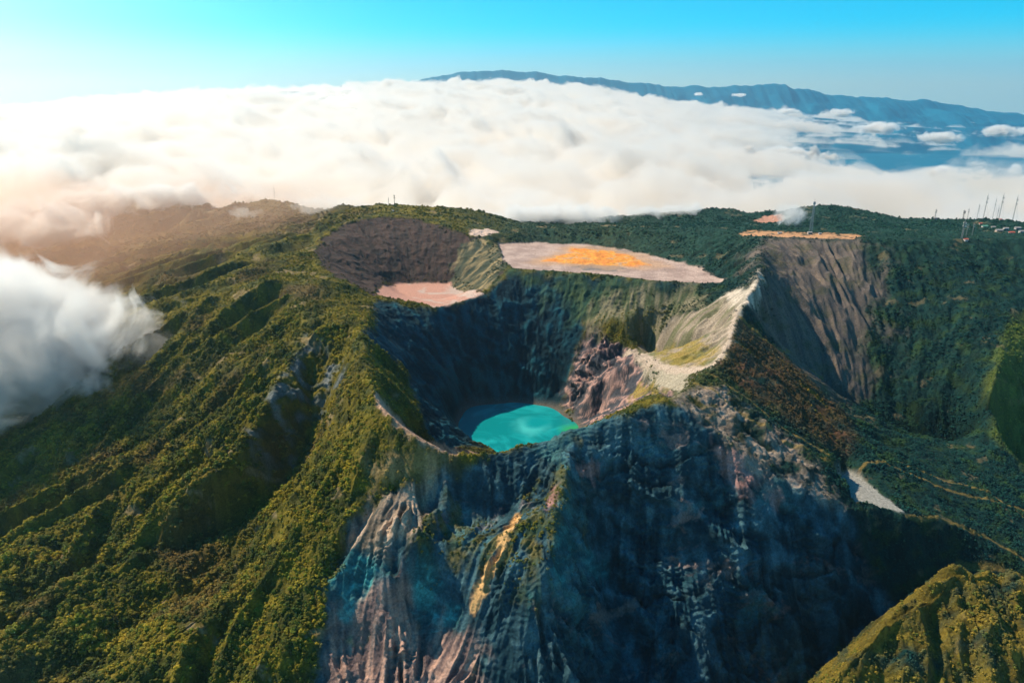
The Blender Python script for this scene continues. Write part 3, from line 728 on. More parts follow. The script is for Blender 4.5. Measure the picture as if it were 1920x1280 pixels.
for nm in list(grp):
    if len(grp[nm]) > 20:
        qs = sorted(grp[nm], key=lambda q: sy[big_i[q]]); h_ = len(qs)//2
        grp[('higher '+nm[0],)+nm[1:]] = qs[:h_]; grp[('lower '+nm[0],)+nm[1:]] = qs[h_:]; del grp[nm]
for nm, qs in grp.items():
    qs.sort(key=lambda q: sx[big_i[q]])
    for r_, q in enumerate(qs):
        l_ = '%s %s shrub %s, %s' % nm
        if len(qs) > 1: l_ = '%s %s shrub %s, %s, %s' % (*nm, (ORD[r_] if r_ < 12 else ['rightmost','second from right','third from right','fourth from right','fifth from right','sixth from right','seventh from right','eighth from right','ninth from right','tenth from right','eleventh from right','twelfth from right'][min(len(qs)-1-r_, 11)]))
        labels[q] = l_
for q, i in enumerate(big_i):
    e = bpy.data.objects.new('shrub', None); COL.objects.link(e); e.location = (px_[i], py_[i], pz_[i]); s_ = sz[i]*1.15
    e.rotation_euler = (0, 0, rs.rand()*6.28); e.scale = (s_, s_, s_*(0.8+0.4*rs.rand())); e.empty_display_size = 0.1
    tag(e, labels[q], 'shrub', 'shrubs on the lower left slope' if sx[i] < 700 else 'shrubs on the near right ridge')
    for nm, me_ in (('crown', crowns[q%5]), ('trunk', trunks[q%3])):
        o = bpy.data.objects.new(nm, me_); COL.objects.link(o); o.parent = e; o.color = (*[float(v) for v in np.clip(cl[i]*1.1, 0, 1)], 1)
# everything further off: one carpet of scrub
me = bpy.data.meshes.new('scrub'); nn = int(rest.sum()); me.vertices.add(nn)
me.vertices.foreach_set('co', np.stack([px_[rest], py_[rest], pz_[rest]], -1).astype(np.float32).ravel())
a = me.attributes.new('icol', 'FLOAT_COLOR', 'POINT'); c4 = np.ones((nn, 4), np.float32); c4[:, :3] = np.clip(cl[rest], 0, 1); a.data.foreach_set('color', c4.ravel())
a = me.attributes.new('isc', 'FLOAT', 'POINT'); a.data.foreach_set('value', sz[rest].astype(np.float32))
a = me.attributes.new('irot', 'FLOAT', 'POINT'); a.data.foreach_set('value', (rs.rand(nn)*6.28).astype(np.float32))
scrub = bpy.data.objects.new('scrub', me); COL.objects.link(scrub)
tag(scrub, 'low green and olive scrub covering the volcano slopes', 'scrub', kind='stuff')
ng = bpy.data.node_groups.new('scatter', 'GeometryNodeTree')
ng.interface.new_socket('Geometry', in_out='INPUT', socket_type='NodeSocketGeometry'); ng.interface.new_socket('Geometry', in_out='OUTPUT', socket_type='NodeSocketGeometry')
gi = ng.nodes.new('NodeGroupInput'); go = ng.nodes.new('NodeGroupOutput')
jn = ng.nodes.new('GeometryNodeJoinGeometry')
k = ng.links.new
attr = {}
for nm in ('isc', 'irot'):
    a = ng.nodes.new('GeometryNodeInputNamedAttribute'); a.data_type = 'FLOAT'; a.inputs['Name'].default_value = nm; attr[nm] = a.outputs['Attribute']
cx = ng.nodes.new('ShaderNodeCombineXYZ'); k(attr['irot'], cx.inputs[2])
# crown meshes joined in by a hidden-free route: each variant is an Object Info of a mesh kept at its own shrub
ip = ng.nodes.new('GeometryNodeInstanceOnPoints')
g2i = ng.nodes.new('GeometryNodeGeometryToInstance')
VAR = 5
protos = []
for v in range(VAR):
    pm = crown_mesh('scrub_clump', 40+v, FOL_I, 8, 110)
    po = bpy.data.objects.new('scrub_clump', pm)          # never linked to the scene: only a source of leaves for the scatter
    protos.append(po)
    oi = ng.nodes.new('GeometryNodeObjectInfo'); oi.inputs['Object'].default_value = po; oi.inputs['As Instance'].default_value = True
    k(oi.outputs['Geometry'], jn.inputs[0])
k(gi.outputs[0], ip.inputs['Points']); k(jn.outputs[0], ip.inputs['Instance']); ip.inputs['Pick Instance'].default_value = True
k(cx.outputs[0], ip.inputs['Rotation']); k(attr['isc'], ip.inputs['Scale']); k(ip.outputs[0], go.inputs[0])
md = scrub.modifiers.new('scatter', 'NODES'); md.node_group = ng
log('scrub')

# ------------------------------------------------------------------ sea of cloud beyond the rim
def interp(x, pts):
    p = sorted(pts); return np.interp(x, [a for a, _ in p], [b for _, b in p])
def azpx(X, Y):          # photo column a bearing falls on (level view)
    return 960 + F*X/(Y*cp + (CAM_H+50)*spn*0)
def elev_of(py):         # elevation angle of a photo row on the centre line
    return math.radians(-PITCH) - np.arctan((py-640)/F)
def billow(x, y, wl, s):
    d, v = worley(x + fbm(x, y, wl*0.8, 3, s+1)*wl*0.5, y + fbm(x, y, wl*0.8, 3, s+2)*wl*0.5, wl, s)
    return np.sqrt(np.clip(1-d*d*1.05, 0, 1))*(0.55+0.6*v)
def cloud_mat(name, base=(0.93, 0.92, 0.91)):
    m, t, b = new_mat(name)
    b.inputs['Base Color'].default_value = (*base, 1); b.inputs['Roughness'].default_value = 1; b.inputs['Specular IOR Level'].default_value = 0
    tl = t.nodes.new('ShaderNodeBsdfTranslucent'); tl.inputs[0].default_value = (*base, 1)
    mxs = t.nodes.new('ShaderNodeMixShader'); mxs.inputs[0].default_value = 0.35
    t.links.new(b.outputs[0], mxs.inputs[1]); t.links.new(tl.outputs[0], mxs.inputs[2])
    t.links.new(mxs.outputs[0], t.nodes['Material Output'].inputs['Surface'])
    nz = t.nodes.new('ShaderNodeTexNoise'); nz.inputs['Scale'].default_value = 0.02; nz.inputs['Detail'].default_value = 8
    tcn = t.nodes.new('ShaderNodeTexCoord'); bp = t.nodes.new('ShaderNodeBump'); bp.inputs['Strength'].default_value = 0.5; bp.inputs['Distance'].default_value = 30
    t.links.new(tcn.outputs['Object'], nz.inputs[0]); t.links.new(nz.outputs[0], bp.inputs['Height'])
    t.links.new(bp.outputs[0], b.inputs['Normal']); t.links.new(bp.outputs[0], tl.inputs['Normal'])
    return m
ca_ = np.linspace(R(-50), R(50), 1000); cr_ = np.linspace(math.log(2700), math.log(15000), 640)
CA, CR = np.meshgrid(ca_, cr_)
CX = np.exp(CR)*np.sin(CA); CY = np.exp(CR)*np.cos(CA)
cpx = 960 + F*np.tan(CA)/ (cp*1.0)          # near the level line
top_row = interp(cpx, [(-400,215),(0,195),(300,166),(640,146),(800,156),(960,160),(1150,176),(1300,194),(1500,222),(1700,250),(1920,262),(2300,280)])
edge_z = CAM_H + 15000*np.tan(elev_of(top_row))/np.cos(CA)*np.cos(CA)
u = (np.exp(CR)-2700)/(15000-2700)
z_near = -90 + 60*fbm(CX, CY, 2500, 3, 120)
Zc = z_near + (edge_z-z_near)*u**1.25
big = fbm(CX, CY, 3200, 4, 121)
puff = sstep(0.12, 0.3, u)*(1-sstep(0.75, 1.0, u)*0.7)
bl = 110*billow(CX, CY, 1100, 122) + 60*billow(CX, CY, 480, 126) + 24*billow(CX, CY, 210, 130) + 9*billow(CX, CY, 90, 134)
lump = sstep(-0.35, 0.35, big + 0.15)
Zc = Zc + bl*(0.10 + puff*(0.25+0.75*lump))*0.8 + 40*fbm(CX, CY, 700, 5, 140)
# holes where the low country shows through, more to the right
row = 165 + F*np.tan(np.arctan2(CAM_H-Zc, CY))
side = sstep(950, 1750, cpx)
cover = 0.62 - 0.75*side*sstep(0.05, 0.22, u) + fbm(CX, CY, 2600, 5, 150)*1.5 + 0.5*fbm(CX, CY, 500, 4, 151)
cover = cover + 1.0*(1-sstep(0.04, 0.14, u)) + 0.9*sstep(700, 500, cpx) - 3.0*sstep(1050, 1350, cpx)
cover += 0.5*billow(CX, CY, 800, 160)-0.25
Zc = Zc - 150 - 60*u - 260*(1-sstep(0.0, 0.35, cover))**1.5
keep = cover > -0.02
sea = grid_mesh('cloud_sea', CX, CY, Zc)
bm = bmesh.new(); bm.from_mesh(sea.data); bm.verts.ensure_lookup_table()
kf = keep.ravel()
bmesh.ops.delete(bm, geom=[v for v in bm.verts if not kf[v.index]], context='VERTS')
bm.to_mesh(sea.data); bm.free()
CM = cloud_mat('cloud_white')
sea.data.materials.append(CM)
tag(sea, 'white sea of billowing cloud spread out beyond the volcano rim', 'clouds', kind='stuff')
log('clouds')

# ------------------------------------------------------------------ low country and far mountains
xa = np.linspace(-30000, 30000, 200); ya = np.linspace(3500, 42000, 160)
LX, LY = np.meshgrid(xa, ya)
m_land, t, b = new_mat('far_land')
nz = t.nodes.new('ShaderNodeTexNoise'); nz.inputs['Scale'].default_value = 0.0012; nz.inputs['Detail'].default_value = 8
cr = t.nodes.new('ShaderNodeValToRGB'); cr.color_ramp.elements[0].color = (0.0, 0.09, 0.18, 1); cr.color_ramp.elements[1].color = (0.0, 0.15, 0.25, 1)  # blue of the distant haze put into the land colour
tcn = t.nodes.new('ShaderNodeTexCoord'); t.links.new(tcn.outputs['Object'], nz.inputs[0]); t.links.new(nz.outputs[0], cr.inputs[0]); t.links.new(cr.outputs[0], b.inputs['Base Color'])
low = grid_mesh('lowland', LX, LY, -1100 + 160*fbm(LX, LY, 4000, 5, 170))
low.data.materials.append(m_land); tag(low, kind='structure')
# mountain range
mx_ = np.linspace(-9000, 19000, 900); my_ = np.linspace(-3500, 3500, 120)
MX, MY = np.meshgrid(mx_, my_)
MD = 21000.0
mpx = 960 + F*MX/(MD*cp)
sky_row = interp(mpx, [(300,240),(560,190),(650,158),(720,157),(780,152),(830,140),(900,133),(960,131),(1010,135),(1060,143),(1120,145),(1200,154),(1280,163),(1330,163),(1400,159),(1470,157),(1500,164),(1560,180),(1620,179),(1700,188),(1760,190),(1850,204),(1920,214),(2100,235),(2600,250)])
crest = CAM_H + MD*np.tan(elev_of(sky_row))
prof = np.clip(1-np.abs(MY)/3500, 0, 1)
rid = fbm(MX, MY, 1800, 6, 180)
MZ = -1200 + (crest+1200)*prof**0.9 + rid*420*(prof*(1-prof)*4) + fbm(MX, MY*0+5, 900, 7, 181, 0.6)*130*prof + fbm(MX, MY, 900, 5, 182)*160*prof*(1-prof)
rng = grid_mesh('mountain_range', MX, MY+MD, MZ)
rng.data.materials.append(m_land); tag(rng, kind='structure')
log('far land')

# ------------------------------------------------------------------ air
def vol_box(name, lo, hi, dens, color, aniso=0.0):
    bm = bmesh.new(); bmesh.ops.create_cube(bm, size=1)
    for v in bm.verts: v.co = Vector([lo[i] + (v.co[i]+0.5)*(hi[i]-lo[i]) for i in range(3)])
    me = bpy.data.meshes.new(name); bm.to_mesh(me); bm.free()
    o = bpy.data.objects.new(name, me); COL.objects.link(o)
    m = bpy.data.materials.new(name); m.use_nodes = True; t = m.node_tree; t.nodes.clear()
    ou = t.nodes.new('ShaderNodeOutputMaterial'); pv = t.nodes.new('ShaderNodeVolumePrincipled')
    pv.inputs['Color'].default_value = (*color, 1); pv.inputs['Density'].default_value = dens; pv.inputs['Anisotropy'].default_value = aniso
    t.links.new(pv.outputs[0], ou.inputs['Volume']); me.materials.append(m)
    return o, t, pv
haze, t, pv = vol_box('haze', (-31000, -50, -1500), (31000, 43000, 1600), 2.1e-5, (0.55, 0.86, 1.0), 0.72)
tag(haze, 'thin pale blue haze hanging in the air over the whole scene', 'haze', kind='stuff')

def mist(name, c, r, dens, scale, thr, label, seed=0, squash=(1,1,1), rotz=0, cat='cloud', soft=1.0):
    """soft edged cloud: a closed hull filled with vapour of uneven density"""
    bm = bmesh.new(); bmesh.ops.create_icosphere(bm, subdivisions=3, radius=1)
    me = bpy.data.meshes.new(name); bm.to_mesh(me); bm.free()
    o = bpy.data.objects.new(name, me); COL.objects.link(o); o.location = c; o.scale = r; o.rotation_euler = (0, 0, rotz)
    m = bpy.data.materials.new(name); m.use_nodes = True; t = m.node_tree; t.nodes.clear(); k = t.links.new
    def N(ty, **kw):
        n = t.nodes.new(ty)
        for a, b in kw.items(): setattr(n, a, b)
        return n
    m.cycles.volume_step_rate = 0.35
    ou = N('ShaderNodeOutputMaterial'); pv = N('ShaderNodeVolumePrincipled'); pv.inputs['Color'].default_value = (0.97, 0.97, 0.97, 1); pv.inputs['Anisotropy'].default_value = 0.3
    tcn = N('ShaderNodeTexCoord'); ln = N('ShaderNodeVectorMath', operation='LENGTH'); k(tcn.outputs['Object'], ln.inputs[0])
    geo = N('ShaderNodeNewGeometry')
    nz = N('ShaderNodeTexNoise'); nz.inputs['Scale'].default_value = 1/scale; nz.inputs['Detail'].default_value = 8; nz.inputs['Roughness'].default_value = 0.62; nz.inputs['Distortion'].default_value = 0.8
    off = N('ShaderNodeVectorMath', operation='ADD'); off.inputs[1].default_value = (seed*731.0, seed*377.0, 0); k(geo.outputs['Position'], off.inputs[0]); k(off.outputs[0], nz.inputs['Vector'])
    fall = N('ShaderNodeMapRange'); fall.inputs[1].default_value = 1.0; fall.inputs[2].default_value = 0.15; fall.inputs[3].default_value = -1.1*soft; fall.inputs[4].default_value = 0.35; fall.inputs[2].default_value = 0.1; k(ln.outputs['Value'], fall.inputs[0])
    nm_ = N('ShaderNodeMapRange', clamp=False); nm_.inputs[1].default_value = 0.0; nm_.inputs[2].default_value = 1.0; nm_.inputs[3].default_value = -0.75; nm_.inputs[4].default_value = 1.75; k(nz.outputs['Fac'], nm_.inputs[0])
    ad = N('ShaderNodeMath', operation='ADD'); k(nm_.outputs[0], ad.inputs[0]); k(fall.outputs[0], ad.inputs[1])
    dn = N('ShaderNodeMapRange'); dn.inputs[1].default_value = thr; dn.inputs[2].default_value = thr+0.16; dn.inputs[3].default_value = 0; dn.inputs[4].default_value = dens; k(ad.outputs[0], dn.inputs[0])
    k(dn.outputs[0], pv.inputs['Density']); k(pv.outputs[0], ou.inputs['Volume']); me.materials.append(m)
    tag(o, label, cat)
    return o
mist('cloud', (-1085, 1290, -55), (520, 330, 215), 0.022, 130, -0.12, 'soft white cloud drifting against the slope at the left edge', 1)


def N_(t, ty, **kw):
    n = t.nodes.new(ty)
    for a, b in kw.items(): setattr(n, a, b)
    return n
def deck():
    """layer of cumulus: a tilted slab of vapour, its tops heaped up by noise"""
    D0, D1 = 2450.0, 14800.0; z0, z1 = -95.0, 520.0; th = 330.0
    tilt = math.atan2(z1-z0, D1-D0)
    bm = bmesh.new(); bmesh.ops.create_cube(bm, size=1)
    me = bpy.data.meshes.new('cloud_deck')
    for v in bm.verts: v.co = Vector((v.co.x*24000, (v.co.y+0.5)*(D1-D0), 165 if v.co.z > 0 else -620))
    bm.to_mesh(me); bm.free()
    o = bpy.data.objects.new('cloud_deck', me); COL.objects.link(o)
    o.location = (0, D0, z0); o.rotation_euler = (tilt, 0, 0)
    m = bpy.data.materials.new('cloud_vapour'); m.use_nodes = True; t = m.node_tree; t.nodes.clear(); k = t.links.new
    ou = N_(t, 'ShaderNodeOutputMaterial'); pv = N_(t, 'ShaderNodeVolumePrincipled'); pv.inputs['Color'].default_value = (0.91, 0.885, 0.86, 1); pv.inputs['Anisotropy'].default_value = 0.35
    tcn = N_(t, 'ShaderNodeTexCoord'); sx_ = N_(t, 'ShaderNodeSeparateXYZ'); k(tcn.outputs['Object'], sx_.inputs[0])
    def M(op, a, b=None, c=None):
        n = N_(t, 'ShaderNodeMath', operation=op)
        for i_, v in enumerate((a, b, c)):
            if v is None: continue
            if isinstance(v, (int, float)): n.inputs[i_].default_value = v
            else: k(v, n.inputs[i_])
        return n.outputs[0]
    def MR(v, a, b, c, d, sm=False):
        n = N_(t, 'ShaderNodeMapRange', interpolation_type='SMOOTHSTEP' if sm else 'LINEAR'); k(v, n.inputs[0])
        for i_, q in enumerate((a, b, c, d)): n.inputs[i_+1].default_value = q
        return n.outputs[0]
    def noise(sc_, det, rough, dist=0.0, sq=(1,1,1)):
        mp = N_(t, 'ShaderNodeVectorMath', operation='MULTIPLY'); mp.inputs[1].default_value = sq; k(tcn.outputs['Object'], mp.inputs[0])
        n = N_(t, 'ShaderNodeTexNoise'); n.inputs['Scale'].default_value = 1/sc_; n.inputs['Detail'].default_value = det; n.inputs['Roughness'].default_value = rough; n.inputs['Distortion'].default_value = dist
        k(mp.outputs[0], n.inputs['Vector']); return n.outputs['Fac']
    X, Y, Z = sx_.outputs
    nb = noise(2300, 2, 0.5, 0, (1, 1, 0)); ns = noise(560, 9, 0.62, 0.5)
    # how much cloud: full on the left and close to the rim, broken to the right
    slope_x = M('DIVIDE', X, M('ADD', Y, 2600.0))
    right = MR(slope_x, 0.12, 0.55, 0, 1, True)
    farr = MR(Y, 700, 3200, 0, 1, True)
    bias = M('ADD', M('MULTIPLY', M('MULTIPLY', right, farr), -0.82), M('MULTIPLY', M('SUBTRACT', nb, 0.5), 0.7))
    bias = M('ADD', bias, MR(Y, 0, 900, 0.12, 0.0))
    # height above the slab's middle; near the rim the tops are lower and smoother
    drop = M('MULTIPLY', M('MULTIPLY', M('MULTIPLY', slope_x, slope_x), 1050.0), MR(Y, 3000, 12300, 0, 1))
    drop = M('ADD', drop, M('MULTIPLY', MR(slope_x, 0.03, 0.22, 0, 300, True), MR(Y, 3000, 12300, 0, 1)))
    hz = M('DIVIDE', M('ADD', Z, drop), th/2)
    lift = MR(Y, 0, 1400, 0.35, 0.0)
    shape = M('ADD', M('MULTIPLY', M('SUBTRACT', ns, 0.5), 2.7), M('SUBTRACT', bias, M('MULTIPLY', M('ADD', hz, lift), 0.62)))
    shape = M('ADD', shape, M('MULTIPLY', right, 0.0))
    bottom = MR(hz, -1.0, -0.75, 0, 1)
    sidef = MR(Y, 0, 350, 0, 1, True)
    d = MR(shape, 0.0, 0.05, 0, 0.07)
    d = M('MULTIPLY', M('MULTIPLY', d, bottom), sidef)
    k(d, pv.inputs['Density']); k(pv.outputs[0], ou.inputs['Volume']); me.materials.append(m); m.cycles.volume_step_rate = 0.25
    tag(o, 'heaped white cumulus clouds lying beyond the volcano rim', 'clouds', kind='stuff')
deck()


for q, (px, py, D, rx, ry, rz, lb) in enumerate([
    (20,425,2150,330,160,80,'mist bank hiding the leftmost end of the back ridge'),
    (170,385,2420,260,140,75,'ragged mist spilling over the back ridge between the left edge and the first hill'),
    (330,372,2500,220,110,80,'mist rising behind the left shoulder of the rounded hill'),
    (455,398,2080,70,50,26,'small pale wisp lying on the face of the rounded hill'),
    (600,385,2250,130,80,45,'wisp of mist in the dip right of the rounded hill'),
    (990,405,2260,170,90,50,'mist on the ridge behind the left end of the flat plain'),
    (1090,405,2280,150,90,50,'mist on the ridge straight behind the orange patch'),
    (1250,400,2330,170,80,40,'mist trailing over the dark wooded ridge left of the bare red slope'),
    (1482,402,1960,60,50,38,'thin wisp of steam beside the dark tower above the grey face')]):
    mist('cloud', pixd(px, py, D), (rx*1.5, ry*1.2, rz*1.4), 0.035, rx*0.42, 0.22, lb, 100+q, rotz=0.1*(-1)**q)
for q, (px, py, D, rx, rz, lb) in enumerate([
    (1480,209,9000,220,55,'small flat cumulus below the second peak of the far mountains'),
    (1575,212,8600,260,75,'puffy cumulus in front of the far mountains left of the big bright row'),
    (1385,178,11000,170,45,'tiny cloud close under the crest of the far mountains'),
    (1310,177,11500,140,40,'leftmost tiny cloud under the crest of the far mountains'),
    (1650,240,7600,360,90,'long bright cumulus row crossing the blue lowland at right'),
    (1760,258,7200,330,80,'cumulus with a drooping left end over the blue lowland at right'),
    (1880,246,7600,330,85,'bright cumulus row reaching the right edge of the picture'),
    (1480,290,5600,300,90,'broad cumulus at the near edge of the blue gap'),
    (1765,318,4300,75,38,'lone small puff low over the blue lowland, left of two'),
    (1843,322,4300,55,26,'smallest puff low over the blue lowland'),
    (1905,318,4300,85,48,'lone puff beside the right edge above the near mist')]):
    mist('cloud', pixd(px, py, D), (rx*1.25, rx*0.8, rz*1.3), 0.035, rx*0.36, 0.3, lb, 160+q, rotz=0.15*(-1)**q)
for o_ in bpy.data.objects:
    if o_.get('label') in ('small pale wisp lying on the face of the rounded hill', 'wisp of mist in the dip right of the rounded hill'):
        o_.scale = o_.scale*0.85
        for n_ in o_.data.materials[0].node_tree.nodes:
            if n_.type == 'MAP_RANGE' and abs(n_.inputs[4].default_value-0.035) < 1e-4: n_.inputs[4].default_value = 0.010
o = mist('haze_glow', pixd(210, 450, 2000), (1500, 950, 340), 0.0011, 1100, 0.1, 'warm sun-glow haze over the left flank of the volcano', 140)  # warm tinted vapour added to give the sun's glow at left
o.data.materials[0].node_tree.nodes['Principled Volume'].inputs['Color'].default_value = (1.0, 0.66, 0.48, 1)
o.data.materials[0].node_tree.nodes['Principled Volume'].inputs['Anisotropy'].default_value = 0.6
del o['category']; del o['label']; o.name = 'sun_glow_haze'; tag(o, 'warm sun-glow haze over the left flank of the volcano', 'haze', kind='stuff')

# ------------------------------------------------------------------ masts and buildings on the rim
def plain_mat(name, c, rough=0.7):
    m, t, b = new_mat(name); b.inputs['Roughness'].default_value = rough
    nz = t.nodes.new('ShaderNodeTexNoise'); nz.inputs['Scale'].default_value = 0.8; mr = t.nodes.new('ShaderNodeMapRange'); mr.inputs[3].default_value = 0.8; mr.inputs[4].default_value = 1.15
    tcn = t.nodes.new('ShaderNodeTexCoord'); ml = t.nodes.new('ShaderNodeVectorMath'); ml.operation = 'SCALE'; ml.inputs[0].default_value = c
    t.links.new(tcn.outputs['Object'], nz.inputs[0]); t.links.new(nz.outputs[0], mr.inputs[0]); t.links.new(mr.outputs[0], ml.inputs['Scale']); t.links.new(ml.outputs[0], b.inputs['Base Color'])
    return m
M_ = dict(bluesteel=plain_mat('blue_steel', (0.16, 0.22, 0.26)), steel=plain_mat('steel', (0.24, 0.25, 0.26)), dark=plain_mat('dark_steel', (0.05, 0.06, 0.07)), white=plain_mat('white_wall', (0.5, 0.47, 0.45)), cream=plain_mat('cream_wall', (0.42, 0.34, 0.29)),
    red=plain_mat('red_roof', (0.42, 0.10, 0.07)), tin=plain_mat('tin_roof', (0.28, 0.27, 0.27)), green=plain_mat('green_roof', (0.12, 0.32, 0.24)), glass=plain_mat('window_glass', (0.03, 0.04, 0.05), 0.2), door=plain_mat('door_paint', (0.12, 0.08, 0.06)), grey=plain_mat('grey_wall', (0.4, 0.36, 0.36)))
def part(name, bm, mat, parent):
    me = bpy.data.meshes.new(name); bm.to_mesh(me); bm.free(); me.materials.append(M_[mat])
    o = bpy.data.objects.new(name, me); COL.objects.link(o); o.parent = parent; return o
def box(bm, c, d):
    g = bmesh.ops.create_cube(bm, size=1)
    for v in g['verts']: v.co = Vector((c[0]+v.co.x*d[0], c[1]+v.co.y*d[1], c[2]+v.co.z*d[2]))
def bar(bm, p, q, r):
    p, q = Vector(p), Vector(q); d = (q-p).normalized(); u_ = d.orthogonal().normalized(); w_ = d.cross(u_); A = []; B = []
    for i in range(4):
        a = i*math.pi/2; o = u_*math.cos(a)+w_*math.sin(a); A.append(bm.verts.new(p+o*r)); B.append(bm.verts.new(q+o*r))
    for i in range(4): bm.faces.new((A[i], A[(i+1)%4], B[(i+1)%4], B[i]))
    bm.faces.new(A[::-1]); bm.faces.new(B)
def ground(x, y):
    return float(psamp(Zt, np.array([x]), np.array([y]))[0])
def mast(px, base, top, wd, label, mat='steel', guys=True, Y=None):
    x, y = hit(px, base) if Y is None else pixd(px, base, Y)[:2]
    z = ground(x, y); h = (base-top)/F*y*1.0/cp*0.98
    e = bpy.data.objects.new('radio_mast', None); COL.objects.link(e); e.location = (x, y, z-1); tag(e, label, 'mast', 'masts along the volcano rim')
    bm = bmesh.new(); n = max(6, int(h/(wd*1.6)))
    cor = [(math.cos(a)*wd/2, math.sin(a)*wd/2) for a in (0.4, 2.49, 4.59)]
    for i, c in enumerate(cor): bar(bm, (c[0]*1.3, c[1]*1.3, 0), (c[0]*0.8, c[1]*0.8, h), wd*0.12)
    for q in range(n):
        for i in range(3):
            a, b = cor[i], cor[(i+1)%3]; bar(bm, (*a, q*h/n), (*b, (q+1)*h/n), wd*0.07)
    part('lattice', bm, mat, e)
    bm = bmesh.new(); bar(bm, (0, 0, h), (0, 0, h*1.09), wd*0.1)
    part('spike', bm, mat, e)
    for f in (0.72, 0.88):
        bm = bmesh.new(); box(bm, (wd*0.9, -wd*0.3, h*f), (wd*0.9, wd*0.5, wd*1.5)); box(bm, (-wd*0.8, 0.2, h*f+1), (wd*0.5, wd*0.5, wd*1.1)); part('antenna', bm, 'white' if mat == 'steel' else mat, e)
    if guys:
        for a in (0.4, 2.49, 4.59):
            bm = bmesh.new(); bar(bm, (math.cos(a)*h*0.35, math.sin(a)*h*0.35, -2), (0, 0, h*0.8), 0.06); part('guy_wire', bm, 'dark', e)
    return e
for a in [(1752,409,390,2.0,'leftmost mast of the right ridge, above a small dark hut'),
          (1805,413,396,2.4,'short dark mast at the left of the cluster on the right skyline','dark'),
          (1813,413,393,1.4,'thin mast just right of the short dark one on the skyline'),
          (1831,412,385,1.5,'mid height grey mast left of the first tall one on the skyline'),
          (1843,412,368,2.2,'tall grey mast, first of the three tallest on the right skyline'),
          (1860,413,374,1.2,'very thin faint mast between two tall ones on the skyline'),
          (1872,412,366,2.2,'tall mast with a thick dark lower half on the right skyline'),
          (1868,412,388,1.3,'short thin mast touching the left side of the thick dark based mast'),
          (1898,413,369,2.2,'rightmost tall mast on the skyline near the right edge'),
          (1803,449,417,3.0,'pale red and white mast standing below the skyline beside a white hut'),
          (1811,444,422,1.4,'slim pale mast standing below the skyline right of the white hut'),
          (1822,444,420,1.4,'slim pale mast below the skyline further right of the white hut'),
          (740,388,368,2.0,'dark mast on top of the broad hill behind the small crater','dark'),
          (729,388,372,1.2,'faint thin mast left of the dark one behind the small crater'),
          (516,378,354,1.2,'thin faint mast on top of the rounded hill at left')]:
    mast(*a)
# observation tower by the overlook
def house(px, py, wdt, dep, hgt, wall, roof, label, rot=0.0, gable=True, nwin=3, cat='building'):
    x, y = hit(px, py); z = min(ground(x-wdt/2, y), ground(x+wdt/2, y), ground(x, y))
    e = bpy.data.objects.new('building', None); COL.objects.link(e); e.location = (x, y, z-0.8); e.rotation_euler = (0, 0, rot); tag(e, label, cat, 'buildings along the volcano rim')
    bm = bmesh.new(); box(bm, (0, 0, hgt/2), (wdt, dep, hgt)); part('wall', bm, wall, e)
    bm = bmesh.new()
    if gable:
        h2 = hgt+min(wdt, dep)*0.28; w2, d2 = wdt/2+0.6, dep/2+0.6
        A = [bm.verts.new(v) for v in ((-w2,-d2,hgt),(w2,-d2,hgt),(w2,d2,hgt),(-w2,d2,hgt),(-w2,0,h2),(w2,0,h2))]
        for f in ((0,1,5,4),(2,3,4,5),(0,4,3),(1,2,5),(3,2,1,0)): bm.faces.new([A[i] for i in f])
    else: box(bm, (0, 0, hgt+0.3), (wdt+0.8, dep+0.8, 0.6))
    part('roof', bm, roof, e)
    for i in range(nwin):
        bm = bmesh.new(); box(bm, ((i+0.5)/nwin*wdt*0.8-wdt*0.4, -dep/2-0.03, hgt*0.55), (wdt*0.5/nwin, 0.12, hgt*0.35)); part('window', bm, 'glass', e)
    bm = bmesh.new(); box(bm, (wdt*0.44, -dep/2-0.03, 1.8), (1.2, 0.12, 2.6)); part('door', bm, 'door', e)
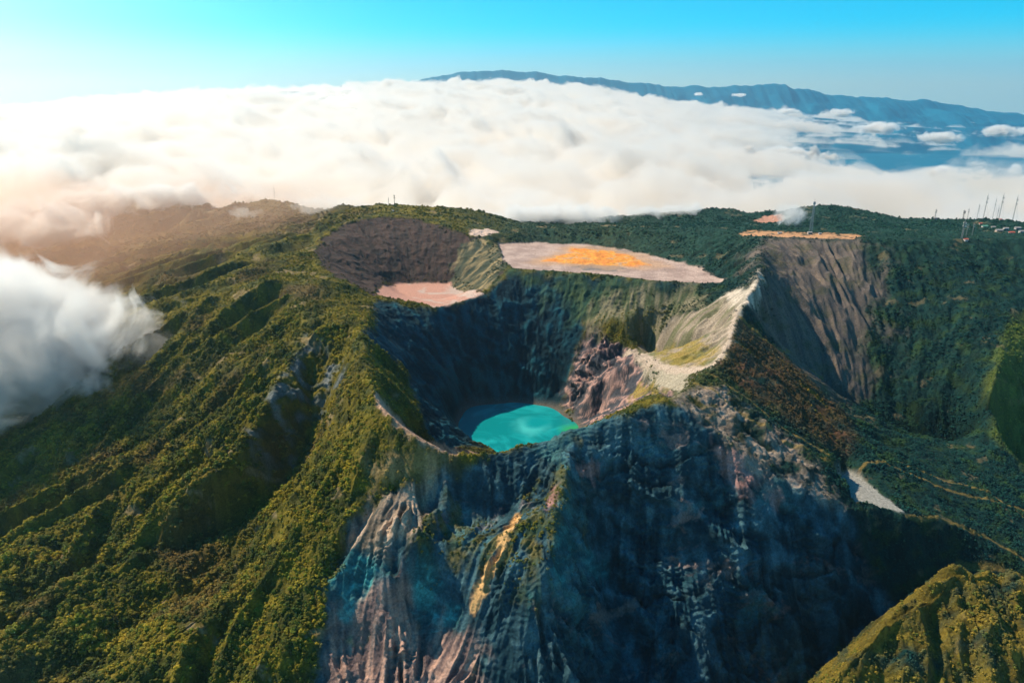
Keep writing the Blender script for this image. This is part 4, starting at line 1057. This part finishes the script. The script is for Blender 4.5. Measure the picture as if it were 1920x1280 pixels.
for a in [(1872,437,15,9,6,'cream','tin','long cream building left of the pale blocks at the right edge'),
          (1885,434,11,8,8,'white','tin','tall white block between the cream building and the right edge'),
          (1896,440,12,8,5,'cream','red','low cream building with red roof near the right edge'),
          (1907,433,13,9,7,'grey','tin','grey walled building uphill near the right edge'),
          (1915,439,12,8,6,'white','tin','white building cut by the right edge'),
          (1862,428,10,7,5,'cream','tin','small cream building uphill left of the white blocks'),
          (1846,426,14,8,5,'white','green','green roofed building left of the settlement on the right ridge'),
          (1838,422,7,6,5,'cream','red','small cream hut just left of the green roofed building'),
          (1810,454,9,7,5,'white','red','white hut with red roof on the crater edge below the pale mast',0.2,True,2),
          (1753,412,9,7,5,'grey','tin','small dark hut on the skyline below the leftmost mast',0,True,1),
          (1875,416,7,6,5,'white','red','small red roofed hut on the right skyline under the masts',0,True,1),
          (737,398,6,5,4,'white','tin','small white hut below the dark mast behind the small crater',0,True,1),
          (519,380,6,5,4,'cream','tin','tiny cream hut on top of the rounded hill at left',0,True,1),
          (1462,438,9,6,3.5,'white','tin','small white shelter on the orange strip above the grey face',0,True,2),
          (1518,440,10,8,6,'cream','tin','cream lookout building at the foot of the dark tower',0,False,3),
          (1537,440,6,5,4,'white','tin','small white hut right of the lookout building',0,True,1),
          (315,480,5,5,4,'white','tin','tiny white hut on the brown left slope',0,True,1)]:
    house(*a)
x, y = hit(1521, 438); z = ground(x, y); hh = 56/F*y/cp
e = bpy.data.objects.new('lookout_tower', None); COL.objects.link(e); e.location = (x+3, y+12, z-1); tag(e, 'dark lattice tower with a boxy top beside the lookout building', 'tower')
for i, (a, b) in enumerate(((-1,-1),(1,-1),(1,1),(-1,1))):
    bm = bmesh.new(); bar(bm, (a*3.2, b*3.2, 0), (a*1.1, b*1.1, hh*0.9), 0.3); part('leg', bm, 'bluesteel', e)
bm = bmesh.new()
for q in range(9):
    f0, f1 = q/9, (q+1)/9; w0, w1 = 3.2-2.1*f0, 3.2-2.1*f1
    for (a, b), (c, d) in (((-1,-1),(1,-1)),((1,-1),(1,1)),((1,1),(-1,1)),((-1,1),(-1,-1))):
        bar(bm, (a*w0, b*w0, f0*hh*0.9), (c*w1, d*w1, f1*hh*0.9), 0.2); bar(bm, (a*w1, b*w1, f1*hh*0.9), (c*w1, d*w1, f1*hh*0.9), 0.2)
part('brace', bm, 'bluesteel', e)
bm = bmesh.new(); box(bm, (0, 0, hh*0.94), (4.2, 4.2, hh*0.09)); part('cabin', bm, 'bluesteel', e)
bm = bmesh.new(); bar(bm, (0,0,hh*0.97), (0,0,hh*1.08), 0.25); part('spike', bm, 'dark', e)
log('done')
